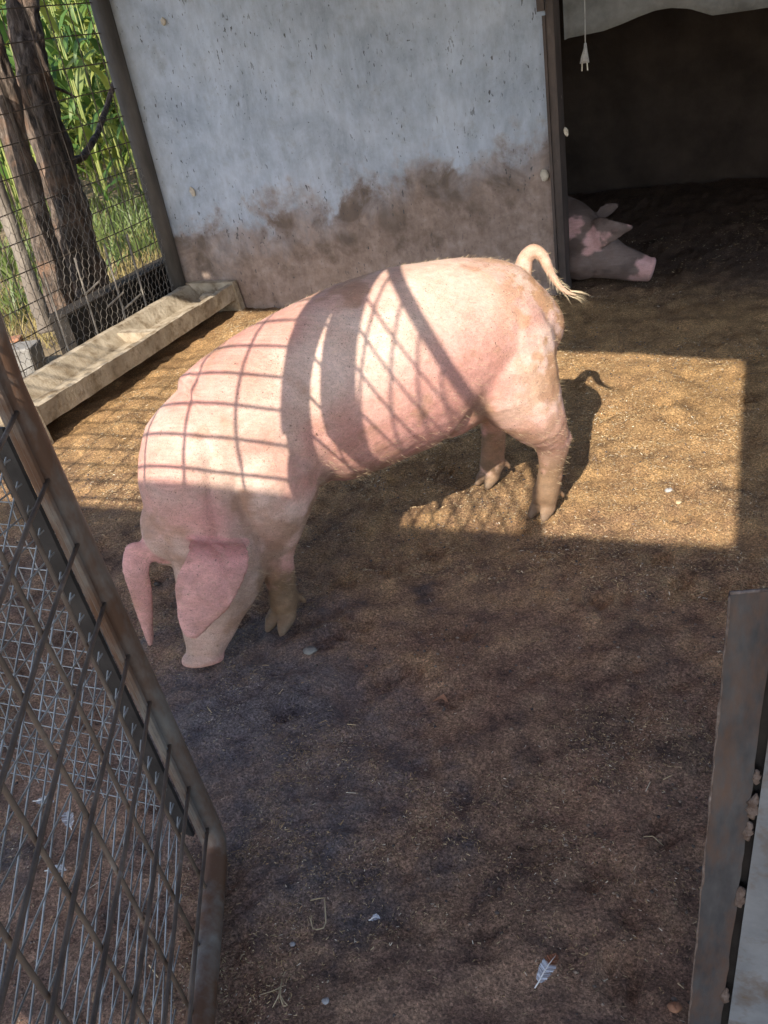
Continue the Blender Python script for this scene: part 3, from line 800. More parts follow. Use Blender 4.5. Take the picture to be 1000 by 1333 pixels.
while z < 1.95:
    pts = [gpt(u_, z + 0.006 * math.sin(u_ * 8 + i) - 0.012 * u_, -0.007) for u_ in np.linspace(0.02, GL - 0.01, 7)]
    MB().tube(pts, 0.0039, 7).build("rod", "rod_rust", gate, True); z += 0.119; i += 1
MB().obox(gpt(0.174, 1.72, 0.012), gd * 0.088, gn * 0.004, up * 0.385).build("shadow_board", "timber", gate)  # unseen slat added to cast the right dark band on the pig
segs = []
for sg, off in ((1, 0.020), (-1, 0.024)):
    for i in range(-8, 40):
        q = i * 0.043; pts = []
        for u_ in np.linspace(0.06, GL - 0.04, 60):
            z_ = q + sg * 0.25 * (u_ - 0.5)
            if 0.10 + 0.25 * max(0, 0.35 - u_) < z_ < 1.22: pts.append((u_, z_))
        if len(pts) > 3:
            segs.append((gpt(pts[0][0], pts[0][1], off), gpt(pts[-1][0], pts[-1][1], off)))
V, F = seg_mesh(segs, 0.0017)
o = raw_obj("fine_mesh", V, F, "galv", gate); o["kind"] = "stuff"
gp = MB(); e_ = gd * (GL + 0.06)
gp.tube([tuple(GA + e_ + up * -0.04), tuple(GA + e_ + up * 1.84)], 0.03, 12)
tag(gp.build("gate_post", "rust_pipe", None, True), "round steel post carrying the hinges of the pipe gate", "post")

# ------------------------------------------------------------------ half door on the right
hd = thing("half_door", "galvanised sheet half door edged with a dark steel flat", "door", (0.0, 0.79, 0))
HO = np.array([0.0, 0.79, 0.0])
A0 = YP(950, 775, 0.79); A1 = YP(896, 1333, 0.79)
dirA = (A1 - A0); dirA /= -dirA[2] if dirA[2] < 0 else dirA[2]
tp, bt = A0[2], -0.02
lf = [np.array([A0[0], 0.79, tp]), np.array([A0[0] + dirA[0] * (tp - bt), 0.79, bt])]
w = np.array([0.047, 0.016, 0])
k = MB()
npl = 40
vs = []
for j in range(npl + 1):
    t = j / npl
    p = lf[0] * (1 - t) + lf[1] * t - HO
    e1 = 0.0022 * wob(j, 2); e2 = 0.002 * wob(j, 5)
    for q in (p + np.array([e1, 0, 0]), p + w + np.array([e2, 0, 0]), p + w + np.array([e2, 0.006, 0]), p + np.array([e1, 0.006, 0])):
        vs.append(q)
fs = [(j * 4 + q, j * 4 + (q + 1) % 4, (j + 1) * 4 + (q + 1) % 4, (j + 1) * 4 + q) for j in range(npl) for q in range(4)] + [(3, 2, 1, 0), tuple(npl * 4 + q for q in range(4))]
k.add(vs, fs); k.build("edge_flat", "plate", hd)
eb = MB(); pts = []; rad = []
for j in range(60):
    t = j / 59; p = lf[0] * (1 - t) + lf[1] * t - HO
    pts.append(p + np.array([0.0005 + 0.0016 * wob(j, 11), -0.001, 0])); rad.append(0.0011 + 0.0014 * abs(wob(j, 12)) + 0.0006 * math.sin(j * 0.7))
eb.tube(pts, rad, 6).build("worn_edge", "weld_rust", hd, True)
eb = MB(); eb.tube([lf[0] - HO + w * t + np.array([0, 0.003, 0.0012 * wob(j, 5)]) for j, t in enumerate(np.linspace(0, 1, 12))], 0.0026, 6).build("worn_edge", "weld_rust", hd, True)
k = MB()
c0 = lf[0] - HO; c1 = lf[1] - HO
c0 = c0 - np.array([0, 0, 0.10])
k.add([c0 + np.array([0.002, 0.0065, 0]), c0 + np.array([0.006, 0.0065, 0]), c0 + np.array([0.006, 0.03, 0]), c0 + np.array([0.002, 0.03, 0]),
       c1 + np.array([0.002, 0.0065, 0]), c1 + np.array([0.006, 0.0065, 0]), c1 + np.array([0.006, 0.03, 0]), c1 + np.array([0.002, 0.03, 0])],
      [(0, 1, 2, 3), (7, 6, 5, 4), (0, 4, 5, 1), (1, 5, 6, 2), (2, 6, 7, 3), (3, 7, 4, 0)])
k.build("edge_return", "plate", hd)
c0 = lf[0] - HO
so = np.array([0.0565, 0.012, 0])
k = MB()
sv = []
for c_, wv in ((c0 + np.array([0, 0, -0.012]), 0.75), (c1, 0.75)):
    for q in (so, so + np.array([wv, 0.0, 0]), so + np.array([wv, 0.003, 0]), so + np.array([0, 0.003, 0])):
        sv.append(c_ + q)
k.add(sv, [(0, 1, 2, 3), (7, 6, 5, 4), (0, 4, 5, 1), (1, 5, 6, 2), (2, 6, 7, 3), (3, 7, 4, 0)])
k.build("sheet_panel", "sheet_metal", hd)
k = MB().obox((c0 + c1) / 2 + np.array([0.052, 0.032, -0.03]), (0.022, 0, 0), (0, 0.004, 0), (c0 - c1) / 2 * 0.95); k.build("backing_bar", "dark_steel", hd)
for px, py, r_ in ((985, 1012, 0.005), (981, 1050, 0.009), (974, 1082, 0.007), (964, 1168, 0.0085), (944, 1296, 0.0075)):
    p = YP(px, py, 0.806) - HO
    k = MB(); rr = []
    for q_, t_ in enumerate(np.linspace(-1.7, 1.7, 8)):
        rad = r_ * math.sqrt(max(0.02, 1 - (t_ / 1.75) ** 2)) * (0.75 + 0.6 * (wob(q_, px) + 0.5))
        rr.append((p + np.array([r_ * 0.5 * wob(q_ + 3, px), 0.0, t_ * r_ * 1.5]), (rad * 0.8, 0, rad * 0.3), (0, rad * 0.5, 0)))
    k.loft(rr, 10)
    k.v = [tuple(np.array(q) + r_ * 0.14 * np.array([wob(j_, 1), wob(j_, 2), wob(j_, 3)])) for j_, q in enumerate(k.v)]
    k.build("weld_lump", "weld_rust", hd, True)
MB().box((0.78, 0.0, -0.03), (0.84, 0.06, 1.3)).build("hinge_post", "plate", hd)

# ------------------------------------------------------------------ pigs
PH = np.array([-0.703, 2.4375]); PA = np.array([-0.678, -0.735]); PL = np.array([0.735, -0.678])
def W(s, t, z):
    return np.array([PH[0] + PA[0] * s + PL[0] * t, PH[1] + PA[1] * s + PL[1] * t, z])
def WV(s, t, z):
    return np.array([PA[0] * s + PL[0] * t, PA[1] * s + PL[1] * t, z])
def LOC(P_):
    d = P_[:, :2] - PH
    return d @ PA, d @ PL, P_[:, 2]
def interp_rings(rings, n):
    """Catmull-Rom resampling of rings"""
    A_ = np.array([np.concatenate([np.asarray(c), np.asarray(u), np.asarray(v)]) for c, u, v in rings])
    k_ = len(A_); out = []
    for t in np.linspace(0, k_ - 1, n):
        i_ = min(int(t), k_ - 2); f_ = t - i_
        p0, p1, p2, p3 = A_[max(i_ - 1, 0)], A_[i_], A_[i_ + 1], A_[min(i_ + 2, k_ - 1)]
        q_ = 0.5 * (2 * p1 + (p2 - p0) * f_ + (2 * p0 - 5 * p1 + 4 * p2 - p3) * f_ ** 2 + (3 * p1 - p0 - 3 * p2 + p3) * f_ ** 3)
        out.append((q_[:3], q_[3:6], q_[6:]))
    return out
def remesh_union(mb, voxel, smooth_it=8, factor=0.5):
    o = bpy.data.objects.new("tmp", mb.mesh("tmp")); C.objects.link(o)
    r = o.modifiers.new("r", 'REMESH'); r.mode = 'VOXEL'; r.voxel_size = voxel
    s_ = o.modifiers.new("s", 'SMOOTH'); s_.iterations = smooth_it; s_.factor = factor
    dg = bpy.context.evaluated_depsgraph_get()
    me = bpy.data.meshes.new_from_object(o.evaluated_get(dg))
    bpy.data.objects.remove(o)
    me.polygons.foreach_set("use_smooth", np.ones(len(me.polygons), bool))
    return me
def mesh_np(me):
    v_ = np.empty(len(me.vertices) * 3, np.float32); me.vertices.foreach_get("co", v_)
    n_ = np.empty(len(me.vertices) * 3, np.float32); me.vertices.foreach_get("normal", n_)
    return v_.reshape(-1, 3).astype(float), n_.reshape(-1, 3).astype(float)
def hair_mesh(name, roots, dirs, length, width, mat, parent):
    n = len(roots)
    d = dirs / (np.linalg.norm(dirs, axis=1)[:, None] + 1e-9)
    side = np.cross(d, rng.normal(size=(n, 3))); side /= np.linalg.norm(side, axis=1)[:, None] + 1e-9
    L_ = (length * (0.6 + 0.8 * rng.random(n)))[:, None] if np.isscalar(length) else length[:, None]
    drop = np.zeros((n, 3)); drop[:, 2] = -0.18 * L_[:, 0]
    V = np.stack([roots - side * width, roots + side * width, roots + d * L_ * 0.55 + side * width * 0.6, roots + d * L_ * 0.55 - side * width * 0.6, roots + d * L_ + drop], 1).reshape(-1, 3)
    b_ = np.arange(n)[:, None] * 5
    F = np.vstack([b_ + np.array([[0, 1, 2]]), b_ + np.array([[0, 2, 3]]), b_ + np.array([[3, 2, 4]])])
    o = raw_obj(name, V, F, mat, parent); o["kind"] = "stuff"
    return o

pb = MB()
# trunk
S = [-.205, -.17, -.08, .08, .3, .55, .78, .95]
ZC = [.63, .622, .635, .625, .616, .601, .581, .553]
RZ = [.045, .098, .178, .242, .273, .270, .240, .205]
RWd = [.05, .105, .160, .208, .236, .234, .215, .182]
TC = [.01, .01, -.003, -.003, -.012, -.02, -.03, -.03]
rings = [(W(s, tc, zc), WV(0, rw, 0), WV(0, 0, rz)) for s, zc, rz, rw, tc in zip(S, ZC, RZ, RWd, TC)]
def tilt(s, t, z, ax, U, V_):
    return (W(s, t, z), WV(*U), WV(*V_))
# neck and head: ring planes turn down and towards the camera
hr = np.array([0.86, -0.50, 0.0])                      # the pig's right, in (s,t,z)
hn = np.array([0.46, 0.80, 0.38]); hn /= np.linalg.norm(hn)
def hring(s, t, z, w_, d_, blend=1.0, dshift=0.0):
    r_ = hr * blend + np.array([0, -1, 0]) * (1 - blend); r_ /= np.linalg.norm(r_)
    n_ = hn * blend + np.array([0.5, 0.1, 0.86]) * (1 - blend); n_ -= r_ * (n_ @ r_); n_ /= np.linalg.norm(n_)
    c_ = np.array([s, t, z]) + n_ * dshift
    return (W(*c_), WV(*(-r_ * w_)), WV(*(n_ * d_)))
def hshift(d, s, t, z, *ar):
    return hring(s - .86 * d, t + .5 * d, z, *ar)
neck = [(W(.80, -.03, .578), WV(0, .205, 0), WV(0, 0, .228)),
        hring(.93, -.025, .52, .178, .20, 0.2), hshift(.02, 1.01, -.005, .452, .162, .172, 0.5), hshift(.05, 1.055, .02, .39, .145, .145, 0.85),
        hshift(.085, 1.078, .045, .32, .134, .126), hshift(.090, 1.090, .068, .255, .132, .112), hshift(.066, 1.103, .098, .185, .116, .092),
        hshift(.036, 1.117, .124, .120, .087, .070), hshift(.018, 1.130, .146, .068, .063, .056), hshift(.006, 1.138, .158, .040, .054, .048)]
pb.loft(interp_rings(rings, 40), 40)
pb.loft(interp_rings(neck, 40), 36)
# nose disc
pb.loft([hring(1.136, .156, .049, .054, .048), hring(1.139, .160, .041, .0600, .0530), hring(1.142, .165, .030, .0625, .0545), hring(1.145, .169, .022, .054, .046)], 26)
# jowl
def ball(c_, r_, n=16, axes=None):
    rr = []
    ax = axes or ((1, 0, 0), (0, 1, 0), (0, 0, 1))
    for ph in np.linspace(-1.45, 1.45, 9):
        rr.append((W(*c_) + WV(*(np.array(ax[2]) * r_[2] * math.sin(ph))), WV(*(np.array(ax[0]) * r_[0] * math.cos(ph))), WV(*(np.array(ax[1]) * r_[1] * math.cos(ph)))))
    pb.loft(rr, n)
ball((1.070, -.005, .415), (.090, .09, .085))
ball((1.090, .020, .392), (.090, .08, .090))
ball((1.115, .050, .365), (.075, .065, .078))
ball((.980, .09, .29), (.088, .09, .12))
ball((.97, .03, .36), (.11, .11, .11))
# shoulder, ham and flank masses
ball((.80, .105, .47), (.135, .095, .17))
ball((.83, -.13, .47), (.13, .085, .16))
ball((.02, .105, .58), (.155, .105, .19))
ball((.02, -.11, .58), (.155, .10, .19))
ball((.40, .02, .375), (.10, .05, .045))
def leg(pts, n=18, res=26):
    pb.loft(interp_rings([(W(s, t, z), WV(rs, 0, 0), WV(0, rt, 0)) for s, t, z, rs, rt in pts], res), n)
def toes(s, t, spread, ln, turn):
    c_, s_ = math.cos(turn), math.sin(turn)
    for sg in (-1, 1):
        def q(f, lat, z):
            return (s + f * c_ - lat * s_, t + f * s_ + lat * c_, z)
        pb.loft([(W(*q(0.0, sg * spread * 0.8, .062)), WV(.026, 0, 0), WV(0, .022, 0)), (W(*q(ln * 0.45, sg * spread, .034)), WV(.030, 0, .008), WV(0, .0215, 0)), (W(*q(ln, sg * spread * 1.25, .010)), WV(.014, 0, .006), WV(0, .011, 0)), (W(*q(ln * 1.1, sg * spread * 1.25, .002)), WV(.005, 0, 0), WV(0, .005, 0))], 12)
        pb.loft([(W(*q(-0.030, sg * spread * 1.3, .085)), WV(.012, 0, 0), WV(0, .012, 0)), (W(*q(-0.048, sg * spread * 1.6, .058)), WV(.011, 0, 0), WV(0, .010, 0)), (W(*q(-0.050, sg * spread * 1.75, .044)), WV(.006, 0, 0), WV(0, .006, 0))], 8)
# front left
leg([(.80, .08, .64, .09, .05), (.80, .115, .53, .13, .085), (.81, .135, .40, .105, .075), (.835, .135, .31, .078, .060), (.858, .128, .235, .052, .047), (.862, .122, .185, .050, .046), (.862, .118, .13, .041, .038), (.866, .114, .085, .045, .044), (.868, .112, .055, .040, .042)])
toes(.868, .112, .021, .062, 0.55)
# front right
leg([(.86, -.14, .52, .12, .075), (.88, -.15, .38, .09, .065), (.905, -.15, .27, .058, .05), (.915, -.15, .19, .048, .045), (.915, -.15, .12, .040, .038), (.92, -.15, .075, .044, .044), (.922, -.15, .055, .04, .042)])
toes(.922, -.15, .021, .062, 0.1)
# hind left
leg([(.05, .10, .69, .10, .06), (.05, .12, .58, .165, .10), (.025, .140, .45, .140, .085), (-.02, .148, .36, .100, .070), (-.060, .145, .295, .072, .054), (-.088, .138, .255, .060, .045), (-.088, .130, .20, .046, .040), (-.078, .122, .14, .043, .040), (-.066, .115, .085, .046, .045), (-.062, .112, .055, .040, .042)])
pb.loft([(W(-.115, .14, .30), WV(.03, 0, 0), WV(0, .026, 0)), (W(-.135, .138, .262), WV(.026, 0, 0), WV(0, .024, 0)), (W(-.118, .135, .22), WV(.02, 0, 0), WV(0, .02, 0))], 10)
toes(-.066, .110, .020, .052, 0.35)
# hind right
leg([(.05, -.10, .69, .10, .06), (.05, -.12, .58, .165, .10), (.02, -.15, .43, .125, .08), (-.03, -.175, .33, .085, .06), (-.072, -.185, .265, .058, .046), (-.072, -.19, .20, .046, .040), (-.062, -.19, .13, .044, .040), (-.052, -.19, .08, .046, .045), (-.050, -.19, .055, .04, .042)])
toes(-.052, -.19, .020, .055, 0.2)
# tail
TLP = [(677, 372), (682, 350), (684, 335), (695, 326), (707, 334), (715, 352), (726, 370), (739, 381), (752, 384)]
TY_ = [2.48, 2.54, 2.56, 2.57, 2.57, 2.56, 2.56, 2.56, 2.565]
tail = [YP(px, py, y_) for (px, py), y_ in zip(TLP, TY_)]
tr_ = interp_rings([(p_, (r_, 0, 0), (0, 0, 0)) for p_, r_ in zip(tail, [.036, .029, .0235, .021, .020, .0185, .016, .011, .006])], 40)
pb.tube([q_[0] for q_ in tr_], [float(q_[1][0]) for q_ in tr_], 12)
# ears: flat lofts, laid out along the drooping line
def ear(pts, thick=0.009, vx=None):
    rr = []
    for (px, py, z, hw, ang) in pts:
        c_ = GR(px, py, z)
        rd = _ray(px, py); rd = rd / np.linalg.norm(rd)
        dist = (z - CAM_H) / rd[2]
        right = RW[:, 0]; down = RW[:, 1]
        u_ = (math.cos(ang) * right + math.sin(ang) * down)
        u_ = u_ - rd * (u_ @ rd); u_ /= np.linalg.norm(u_)
        rr.append((c_, u_ * hw * dist / F_PX, -rd * thick))
    return rr
EAR_N = [(287, 690, .355, 26, 0.12), (285, 704, .383, 36, 0.14), (284, 720, .383, 41, 0.15), (278, 742, .358, 42, 0.30), (263, 775, .306, 39, 0.42), (251, 803, .256, 25, 0.50), (248, 822, .222, 15, 0.4), (248, 831, .206, 7, 0.2)]
EAR_F = [(206, 716, .355, 24, 0.5), (190, 718, .362, 23, 0.5), (180, 724, .355, 20, 0.45), (177, 742, .325, 18, 0.1), (183, 768, .265, 15, -0.1), (189, 800, .195, 10, -0.15), (194, 828, .135, 6, -0.2), (196, 841, .11, 3, -0.2)]
pb.loft(interp_rings(ear(EAR_N, 0.0125), 40), 40)
pb.loft(interp_rings(ear(EAR_F, 0.0120), 40), 30)
dn_ = MB(); dn_.loft(interp_rings(ear(EAR_N, 0.0125), 90), 80); dn_.loft(interp_rings(ear(EAR_F, 0.0120), 80), 50)
ear_pts = np.array(dn_.v)
me = remesh_union(pb, 0.0056, 7, 0.5)
v_, n_ = mesh_np(me)
s_, t_, z_ = LOC(v_)
amp = (fbm(v_ * 5.5, 3, 60) - 0.5) * 0.016 * sstep(z_, 0.15, 0.35) + (fbm(v_ * 22, 3, 61) - 0.5) * 0.0045
# creases: neck folds behind the ears, hock folds
fold = np.exp(-((s_ - 1.0 + 0.25 * (z_ - 0.45)) / 0.02) ** 2) * sstep(z_, .3, .4) * (t_ > -.02)
amp = amp - 0.008 * fold
amp += 0.0006 * np.sin(z_ * 150 + 2 * s_ * 40 + 6 * fbm(v_ * 12, 2, 64)) * np.exp(-((z_ - .33) / .05) ** 2) * (s_ < .15)
# fold between ham and flank, and behind the shoulder
amp -= 0.016 * np.exp(-((s_ - 0.20 + 0.55 * (z_ - 0.5)) / 0.028) ** 2) * (1 - sstep(z_, .42, .62)) * (t_ > 0)
amp -= 0.012 * np.exp(-((s_ - 0.66 - 0.2 * (z_ - 0.5)) / 0.035) ** 2) * (1 - sstep(z_, .5, .72)) * (t_ > 0)
v2 = v_ + n_ * amp[:, None]
me.vertices.foreach_set("co", v2.astype(np.float32).ravel()); me.update()
v_, n_ = mesh_np(me)
s_, t_, z_ = LOC(v_)
# colours of skin, mud, dung and sun glare on the back
nl = fbm(v_ * 4, 4, 70); nm = fbm(v_ * 14, 4, 71); nf = fbm(v_ * 40, 3, 72)
pink = np.array([.60, .325, .275]); pale = np.array([.74, .56, .48]); rose = np.array([.585, .285, .265])
w1 = np.clip(sstep(nl, .38, .66) * .8 + sstep(z_, .62, .86) * .65 * sstep(.45 - s_, -.3, .2), 0, 1)[:, None]  # random pale skin, plus sun glare on the upper back painted paler
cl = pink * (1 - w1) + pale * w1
hd_ = sstep(s_, .93, 1.04)[:, None] * (1 - sstep(z_, .44, .52))[:, None]
from mathutils import kdtree
kd = kdtree.KDTree(len(ear_pts))
for i_, p_ in enumerate(ear_pts):
    kd.insert(p_, i_)
kd.balance()
earm = np.zeros(len(v_))
for i_ in np.where((s_ > .88) & (z_ < .5))[0]:
    earm[i_] = 1 - sstep(kd.find(v_[i_])[2], .007, .013)
face = sstep(s_, .90, 1.0) * (1 - sstep(z_, .36, .46)) * (1 - earm)
cl = cl * (1 - .7 * face[:, None]) + np.array([.57, .42, .345]) * .7 * face[:, None]
film = sstep(s_, .55, .8) * sstep(nl * .5 + nm * .5, .40, .58) * .45 * (1 - earm)
cl = cl * (1 - film[:, None]) + np.array([.40, .285, .225]) * film[:, None]
veins = sstep(np.abs(fbm(v_ * 30, 3, 74) - .5), .0, .05)
emud = earm * sstep(fbm(v_ * 16, 4, 76), .52, .66) * .45
cl = cl * (1 - 0.75 * earm[:, None]) + (rose * (1.0 + .25 * sstep(nm, .4, .6)[:, None])) * 0.75 * earm[:, None]
cl = cl * (1 - emud[:, None]) + np.array([.36, .20, .155]) * emud[:, None]
# flank rosier
fl_ = (np.exp(-((s_ - .35) / .2) ** 2) * (1 - sstep(z_, .45, .75)) * .45)[:, None]
cl = cl * (1 - fl_) + rose * fl_
# rosy crease between neck and ear
cr = np.exp(-((s_ - 1.01) / .05) ** 2) * np.exp(-((z_ - .42) / .06) ** 2) * .5
cl = cl * (1 - cr[:, None]) + np.array([.52, .2, .19]) * cr[:, None]
orange = np.array([.47, .26, .125])
rump = sstep(-s_, -.16, .08) * sstep(nm * .6 + nf * .4, .42, .56) * .8 * sstep(z_, .30, .5)
rump = np.maximum(rump, .55 * np.exp(-((s_ + .10) / .07) ** 2) * sstep(z_, .62, .78) * sstep(nm, .35, .55))
cl = cl * (1 - rump[:, None]) + orange * rump[:, None]
mud_ = np.array([.205, .135, .078])
low = (1 - sstep(z_, .16, .40)) * sstep(nm + .25 * nf + (.24 - z_) * 1.1, .40, .64) * .95
low *= 1 - 0.9 * (sstep(s_, .93, .97) * (t_ > -.09))
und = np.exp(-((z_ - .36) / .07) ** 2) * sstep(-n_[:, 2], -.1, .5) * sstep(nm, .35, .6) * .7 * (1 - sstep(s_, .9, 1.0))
flank = np.exp(-((s_ - .17) / .09) ** 2) * np.exp(-((z_ - .48) / .08) ** 2) * sstep(nm, .42, .58) * .7
el = np.exp(-((s_ - .72) / .08) ** 2) * np.exp(-((z_ - .38) / .07) ** 2) * sstep(nm, .4, .6) * .8
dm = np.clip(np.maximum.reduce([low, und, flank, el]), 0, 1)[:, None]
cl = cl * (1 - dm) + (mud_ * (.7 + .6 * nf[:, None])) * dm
scat = sstep(fbm(v_ * 9, 5, 77), .56, .68)[:, None] * .6
cl = cl * (1 - scat) + np.array([.40, .23, .15]) * scat
tl = np.zeros(len(v_))
for q in tail[1:]:
    tl = np.maximum(tl, 1 - sstep(np.linalg.norm(v_ - q, axis=1), .022, .040))
cl = cl * (1 - tl[:, None] * .8) + np.array([.50, .34, .26]) * tl[:, None] * .85
hoof = ((1 - sstep(z_, .022, .040)) * (s_ < .985))[:, None]
cl = cl * (1 - hoof) + np.array([.20, .145, .10]) * hoof
dn = (fbm(v_ * 60, 2, 79))[:, None]
cl = cl * (0.9 + 0.2 * dn)
disc = np.exp(-((z_ - .030) / .016) ** 2) * sstep(s_, 1.04, 1.07)
cl = cl * (1 - .8 * disc[:, None]) + np.array([.66, .33, .30]) * .8 * disc[:, None]
# nostrils
for sg in (-1, 1):
    nc = np.array([1.142, .165, .026]) + hr * 0.021 * sg + hn * .004
    q = np.linalg.norm(v_ - W(*nc), axis=1)
    k_ = (1 - sstep(q, .007, .013))[:, None]
    cl = cl * (1 - k_) + np.array([.10, .045, .04]) * k_
ca = me.color_attributes.new("Col", 'FLOAT_COLOR', 'POINT')
cc = np.ones((len(v_), 4), np.float32); cc[:, :3] = cl
ca.data.foreach_set("color", cc.ravel())
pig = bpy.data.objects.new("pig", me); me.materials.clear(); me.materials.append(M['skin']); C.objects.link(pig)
tag(pig, "large pink pig standing with snout to the mud and curled tail", "pig")
# sparse bristles over the body, long ones on the tail
ok = np.where((z_ > .12))[0]
pick = rng.choice(ok, 9000)
backd = np.tile(WV(-1, 0, -.15), (len(pick), 1))
dirs = n_[pick] * 0.55 + backd * 0.9 + rng.normal(size=(len(pick), 3)) * .25
hair_mesh("bristles", v_[pick], dirs, 0.016, 0.00028, "bristle", pig)
rt = []; dr = []; ln = []
for i in range(330):
    f = rng.random() ** 0.8 * (len(tail) - 2) + 1
    i0 = min(int(f), len(tail) - 2); ff2 = f - i0
    p = tail[i0] * (1 - ff2) + tail[i0 + 1] * ff2
    tg = tail[i0 + 1] - tail[i0]; tg /= np.linalg.norm(tg)
    rd = rng.normal(size=3); rd -= tg * (rd @ tg); rd /= np.linalg.norm(rd)
    rt.append(p + rd * .009); dr.append(tg * (1.1 if f < 6.5 else 1.3) + rd * (.7 if f < 6.5 else .22)); ln.append((.020 if f < 6.5 else .036) * (.5 + rng.random()))
hair_mesh("tail_hair", np.array(rt), np.array(dr), np.array(ln), 0.0004, "tail_bristle", pig)
# eye of the near side, mostly under the ear
e = MB(); ec = np.array([1.09, .07, .245]) + hn * .085 + hr * .07
e.loft([(W(*(ec - hn * .008)), WV(*(hr * .011)), WV(0, 0, .008)), (W(*ec), WV(*(hr * .010)), WV(0, 0, .007)), (W(*(ec + hn * .004)), WV(*(hr * .004)), WV(0, 0, .003))], 10)
e.build("eye", "dark_steel", pig, True)

# ---- second pig, lying in the shed with its head in the doorway
pb = MB()
def W(s, t, z):      # now: s along +x (towards its snout), t towards the photographer (its right)
    return np.array([s, 4.99 - t - max(0.0, s + 1.0) * 0.15, z - max(0.0, s + 0.9) * 0.045])
def WV(s, t, z):
    return np.array([s, -t, z])
rings = [(W(-2.55, -.25, .20), WV(0, .06, 0), WV(0, 0, .06)), (W(-2.45, -.25, .24), WV(0, .20, 0), WV(0, 0, .2)), (W(-2.1, -.2, .27), WV(0, .27, 0), WV(0, 0, .27)), (W(-1.6, -.15, .27), WV(0, .27, 0), WV(0, 0, .27)), (W(-1.25, -.10, .27), WV(0, .24, 0), WV(0, 0, .25)),
         (W(-1.05, -.06, .26), WV(0, .20, 0), WV(.05, 0, .215)), (W(-.93, -.03, .235), WV(0, .17, 0), WV(.06, 0, .19)), (W(-.84, 0, .20), WV(0, .14, 0), WV(.06, 0, .155)), (W(-.76, .02, .165), WV(0, .115, 0), WV(.04, 0, .125)),
         (W(-.68, .03, .135), WV(0, .085, 0), WV(.03, 0, .095)), (W(-.60, .04, .118), WV(0, .072, 0), WV(.02, 0, .084)), (W(-.535, .045, .106), WV(0, .063, 0), WV(.012, 0, .071)), (W(-.505, .047, .100), WV(0, .058, 0), WV(.01, 0, .064))]
pb.loft(interp_rings(rings, 60), 32)
pb.loft([(W(-.512, .047, .102), WV(0, .056, 0), WV(.012, 0, .062)), (W(-.497, .048, .102), WV(0, .060, 0), WV(.016, 0, .068)), (W(-.484, .048, .10), WV(0, .050, 0), WV(.016, 0, .056)), (W(-.480, .048, .10), WV(0, .03, 0), WV(.010, 0, .034))], 20)
ball((-.88, .09, .14), (.13, .07, .10))
def ear2(pts, thick):
    return [(YP(px, py, y_), (np.array([math.cos(a_), 0, -math.sin(a_)]) * hw), np.array([0.0, thick, thick * .3])) for px, py, y_, hw, a_ in pts]
pb.loft(interp_rings(ear2([(766, 300, 4.90, .070, 2.0), (775, 303, 4.85, .092, 1.95), (788, 304, 4.82, .082, 1.8), (803, 300, 4.80, .050, 1.65), (815, 297, 4.80, .026, 1.6), (824, 296, 4.80, .010, 1.6)], .012), 24), 20)
pb.loft(interp_rings(ear2([(776, 284, 5.05, .035, 1.6), (786, 276, 5.09, .042, 1.4), (797, 270, 5.12, .030, 1.2), (805, 266, 5.13, .012, 1.1)], .011), 20), 16)
me = remesh_union(pb, 0.008, 5, 0.5)
v_, n_ = mesh_np(me)
me.vertices.foreach_set("co", (v_ + n_ * ((fbm(v_ * 18, 3, 80) - .5) * .006)[:, None]).astype(np.float32).ravel()); me.update()
v_, n_ = mesh_np(me)
nm = fbm(v_ * 9, 4, 81); nb = fbm(v_ * 30, 3, 82)
dark = np.array([.115, .085, .076]); grey = np.array([.19, .145, .132]); pinkc = np.array([.60, .37, .36])
w1 = sstep(nm, .4, .6)[:, None]
cl = dark * (1 - w1) + grey * w1
P2 = lambda px, py, y_: YP(px, py, y_)
def blob(px, py, y_, r0, r1):
    jit = (nb - .5) * .05 + (nm - .5) * .05
    return 1 - sstep(np.linalg.norm(v_ - P2(px, py, y_), axis=1) + jit, r0 - .006, r1 + .004)
pk = np.maximum.reduce([blob(775, 312, 4.85, .055, .066), blob(790, 308, 4.84, .045, .055), blob(805, 302, 4.83, .03, .04), blob(768, 325, 4.85, .03, .04), blob(820, 295, 4.83, .022, .03), blob(748, 292, 4.85, .055, .065), blob(745, 300, 4.83, .04, .05),
                        blob(848, 348, 4.86, .075, .085), blob(832, 362, 4.86, .05, .06), blob(806, 254, 5.09, .04, .06) * .18])[:, None]
cl = cl * (1 - pk) + pinkc * pk
jw = (sstep(.10 - v_[:, 2], 0, .06) * .45)[:, None]
cl = cl * (1 - jw) + np.array([.24, .18, .165]) * jw
ca = me.color_attributes.new("Col", 'FLOAT_COLOR', 'POINT')
cc = np.ones((len(v_), 4), np.float32); cc[:, :3] = cl
ca.data.foreach_set("color", cc.ravel())
pig2 = bpy.data.objects.new("pig", me); me.materials.clear(); me.materials.append(M['skin2']); C.objects.link(pig2)
tag(pig2, "muddy grey pig with pink ear resting its head in the dark doorway", "pig")

